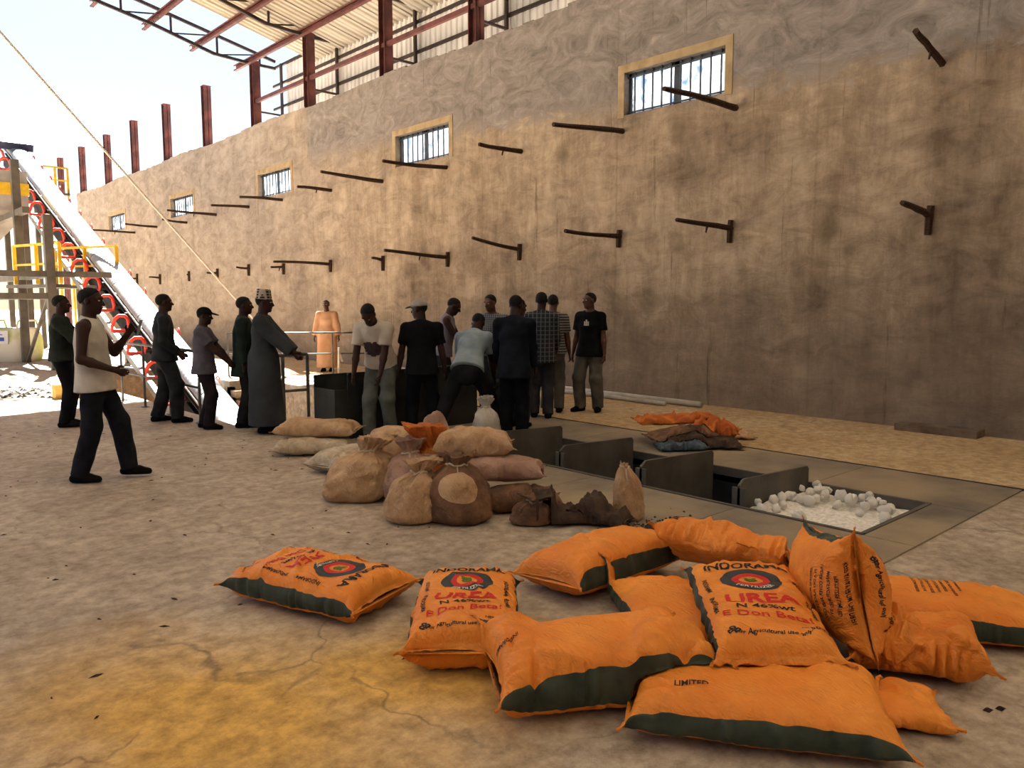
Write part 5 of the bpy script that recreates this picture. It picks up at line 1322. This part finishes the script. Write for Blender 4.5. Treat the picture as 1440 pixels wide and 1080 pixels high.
    if cap is not None:
        kind, cm = cap; f_ = Field(.008); cy = hy + R(cap_yaw); cfw = np.array((-math.sin(cy) * math.cos(hp), math.cos(cy) * math.cos(hp), math.sin(hp))); cr = nrm_(np.cross(cfw, hu)); cax = np.stack([cr, cfw, hu])
        if kind == 'bill':
            f_.ell(hc + hu * .04 * s - hf * .012 * s, np.array((.088, .108, .095)) * s, ax, .01, clip=[(hc + hu * .035 * s, -hu)])
            bl = hc + hu * .048 * s + cfw * .115 * s; f_.ell(bl, np.array((.072, .085, .012)) * s, np.stack([cr, nrm_(cfw - hu * .2), nrm_(hu + cfw * .2)]), .012)
        else:
            f_.cone(hc + hu * .06 * s - hf * .014 * s, hc + hu * .165 * s - hf * .02 * s, .096 * s, .085 * s, .01, clip=[(hc + hu * .045 * s, -hu), (hc + hu * .17 * s, hu)])
        child('cap', f_, cm)
    return dict(body=body, wrR=wrR, wrL=wrL, hc=hc, s=s, pel=pel, chest=chest, fw=fw, T=T, rt=rt, elR=elR, elL=elL)

blk = cloth('black_cloth', '0d0d10', '17171a'); jean = cloth('dark_jeans', '15161c', '22232c', 10); white = cloth('off_white_cotton', 'a8a096', 'c2bab0')
# 1 man with phone
P1 = person('man in white vest at left holding up a phone', (1.94, 7.8), -78, 1.76, shirt=white, trouser=jean, sleeve='none', lean=-3, head=(-4, -4),
            rh=(.17, .20, 1.03), lh=(-.08, .28, 1.33), rf=(.09, -.14, 0, -10), lf=(-.08, .24, .02, -6), res=.008, hem=-.12, seed=2, group=None)
b = MB(); c_ = P1['wrL'] + np.array((.03, .10, .06)) * P1['s']; b.bar((c_[0] - .0, c_[1] - .01, c_[2] - .07), (c_[0] + .0, c_[1] + .03, c_[2] + .07), .075, .009, (0, 1, .2))
ph = b.build('mobile_phone', mat('phone_grey', '55605e', '6f7a78', 5, .3)); ph.location = P1['body'].location; ph.rotation_euler = P1['body'].rotation_euler
tag(ph, 'grey mobile phone in the raised hand of the man in white vest', 'phone')
dk = cloth('dark_green_black', '1c211f', '2a302c'); dgrey = cloth('charcoal_cloth', '25282b', '34373a')
person('person in dark clothes half hidden behind the man with the phone', (2.50, 11.5), -70, 1.72, shirt=dk, trouser=blk, sleeve='long', head=(0, 0), rh=(.1, .26, 1.38), lh=(-.1, .26, 1.38), seed=3)
person('man in dark uniform standing at the pit rail with hands in front', (3.62, 11.0), -62, 1.74, shirt=cloth('uniform_dark', '1d2022', '2c2f31'), trouser=cloth('uniform_trousers', '202124', '2e3032'), sleeve='long', rh=(.19, .15, .95), lh=(-.10, .2, .96), rf=(.13, .12, 0, -10), lf=(-.12, -.12, 0, 10), hem=-.10, seed=4, loose=1.12)
person('boy in dark peaked cap and grey shirt at the pit rail', (3.80, 10.08), -84, 1.56, shirt=cloth('lilac_grey_cotton', '4a4853', '5f5c68'), trouser=cloth('maroon_black_track', '1c1a1e', '2e2226'), cap=('bill', blk), sleeve='short', head=(0, -6), rh=(.12, .36, .98), lh=(-.1, .34, .98), seed=5, hem=-.14, rf=(.09, .06, 0), lf=(-.09, -.06, 0))
person('man in dark green half hidden behind the man in the grey gown', (4.25, 9.88), -80, 1.70, shirt=cloth('dark_green_cloth', '1d2622', '2a352f'), trouser=cloth('dk_trousers', '1c1c1e', '2a2a2c'), sleeve='long', hem=-.25, seed=6, rf=(.1, -.05, 0), lf=(-.1, .05, 0))
kufi = stripes_mat('patterned_cap', '1c1816', 'b8aca0', 'a89c90', 26, 30, .35)
person('man in long charcoal gown and patterned cap resting a hand on the rail', (4.24, 9.28), -84, 1.74, robe=cloth('charcoal_gown', '2f3236', '3f4347', 3), cap=('kufi', kufi), sleeve='wide', head=(0, -4), rh=(.12, .42, .97), lh=(-.12, .40, .97), seed=7, rf=(.1, 0, 0, -15), lf=(-.1, .05, 0), bulk=1.08)
person('man in peach gown standing far behind the guard rail', (9.16, 16.58), 176, 1.68, robe=cloth('peach_gown', 'b98a68', 'cfa483', 3), sleeve='wide', seed=8, skin='skin2', rh=(.30, .04, .85), lh=(-.30, .04, .85), rf=(.1, 0, 0), lf=(-.1, 0, 0), bulk=1.1)
wt = person('man in white printed t-shirt bending over in front of the bin', (5.02, 7.86), 168, 1.74, shirt=cloth('white_tee', 'a89e90', 'beb4a6'), trouser=cloth('grey_green_trousers', '4c504c', '646862'), lean=30, head=(0, -52), rh=(.24, .26, .66), lh=(-.10, .34, .60), seed=9, rf=(.12, .06, 0), lf=(-.12, -.04, 0), hem=-.02)
# dark print on his chest, following the shirt
V = []; F = []; nn = 12; c0 = wt['pel'] + wt['T'] * .26 * wt['s']
for i in range(nn + 1):
    for j in range(nn + 1):
        a = (j / nn - .5) * 1.5; rr_ = .172 * wt['s']
        p = c0 + wt['T'] * (i / nn - .5) * .2 + wt['rt'] * math.sin(a) * rr_ + wt['fw'] * (math.cos(a) * rr_ / 1.30 + .018)
        V.append(p)
for i in range(nn):
    for j in range(nn):
        if (i - nn / 2 + .5) ** 2 + (j - nn / 2 + .5) ** 2 < (nn / 2) ** 2 * (1.0 + .25 * math.sin(i * 2.1 + j * 1.3)): F.append((i * (nn + 1) + j, i * (nn + 1) + j + 1, (i + 1) * (nn + 1) + j + 1, (i + 1) * (nn + 1) + j))
np_obj('shirt_print', V, F, cloth('dark_print', '3a3034', '4a3e40', 20), [c for c in wt['body'].children if c.name.startswith('shirt')][0])
person('man in black with a pale grey cap seen from behind', (5.40, 7.54), 4, 1.66, shirt=blk, trouser=blk, cap=('bill', cloth('pale_grey_cap', '8d837a', 'a89e94')), head=(62, -6), sleeve='short', rh=(.30, .06, .78), lh=(-.30, .02, .80), seed=10, rf=(.14, 0, 0, -10), lf=(-.14, 0, 0, 10), hem=-.12, bulk=1.12)
person('man in lilac sleeveless shirt looking down behind the bin', (6.84, 9.02), -92, 1.72, shirt=cloth('lilac_vest', '6d6470', '837986'), trouser=dgrey, sleeve='none', lean=12, head=(0, -28), rh=(.10, .42, .85), lh=(-.1, .38, .88), seed=11)
person('man in grey checked shirt facing the camera beyond the bending man', (7.20, 8.36), 170, 1.74, shirt=stripes_mat('grey_check', '55575c', '8a8c90', '2f3136', 34, 34, .3), trouser=dgrey, head=(-25, -12), skin='skin2', sleeve='short', seed=12, rh=(.2, .3, .95), lh=(-.2, .3, .95))
person('man in pale blue t-shirt bending away with legs apart', (5.86, 7.22), -14, 1.72, shirt=cloth('pale_blue_tee', '76848c', '909da4'), trouser=cloth('dark_trousers_wide', '17161a', '242226'), lean=38, crouch=.08, head=(-8, -40), sleeve='short', rh=(.22, .40, .62), lh=(-.26, .38, .66), rf=(.26, .18, 0, -20), lf=(-.36, -.30, 0, 25), seed=13, hem=-.02)
person('tall man in dark navy seen from behind beside the trench', (6.2, 6.80), -6, 1.72, shirt=cloth('navy_black', '101218', '1b1e26'), trouser=blk, sleeve='long', head=(-20, -14), rh=(.24, .14, .80), lh=(-.24, .26, .86), seed=14, hem=-.20, rf=(.1, 0, 0), lf=(-.1, 0, 0), bulk=1.1, lean=5)
person('man mostly hidden behind the tall man in navy', (6.82, 7.42), -30, 1.68, shirt=dgrey, trouser=dgrey, sleeve='long', head=(-20, -8), seed=15)
person('man in dark plaid shirt seen from behind by the apron', (7.66, 7.84), -6, 1.77, shirt=stripes_mat('dark_plaid', '15181d', '6a7078', '5a6068', 17, 17, .16), trouser=cloth('dark_grey_trousers', '2a2a2e', '3a3a3e'), sleeve='long', head=(-12, 0), rh=(.20, .2, .92), lh=(-.20, .18, .92), seed=16, hem=-.16, rf=(.1, -.04, 0), lf=(-.1, .04, 0))
person('man in striped shirt partly hidden behind the plaid shirted man', (8.2, 8.15), -12, 1.74, shirt=stripes_mat('striped_shirt', '2a2b2e', '000000', '8d8984', 0, 26, .4, False), trouser=cloth('grey_trousers2', '4a4844', '5a5852'), sleeve='short', head=(-5, 0), skin='skin2', seed=17, rh=(.24, .12, .84))
bt = person('man in black t-shirt with white emblem standing apart at right', (8.68, 7.84), 150, 1.77, shirt=blk, trouser=cloth('grey_trousers', '4b4a46', '63615b'), sleeve='short', head=(-30, 0), skin='skin2', rh=(.28, .02, .80), lh=(-.26, .06, .80), seed=18, rf=(.13, .04, 0, -20), lf=(-.13, -.02, 0, 15), hem=-.12, loose=1.12)
c0 = bt['pel'] + bt['T'] * .37 * bt['s']; b = MB()
for k, (dx, hh_) in enumerate(((-.028, .05), (0, .075), (.028, .05))):
    p = c0 + bt['rt'] * dx + bt['fw'] * .138 * bt['s']; b.bar(tuple(p - bt['T'] * .03), tuple(p + bt['T'] * (hh_ - .03)), .018, .012, tuple(bt['fw']))
p = c0 + bt['fw'] * .138 * bt['s'] - bt['T'] * .035; b.bar(tuple(p - bt['rt'] * .04), tuple(p + bt['rt'] * .04), .012, .014)
b.build('shirt_emblem', M['inkwhite'], [c for c in bt['body'].children if c.name.startswith('shirt')][0])
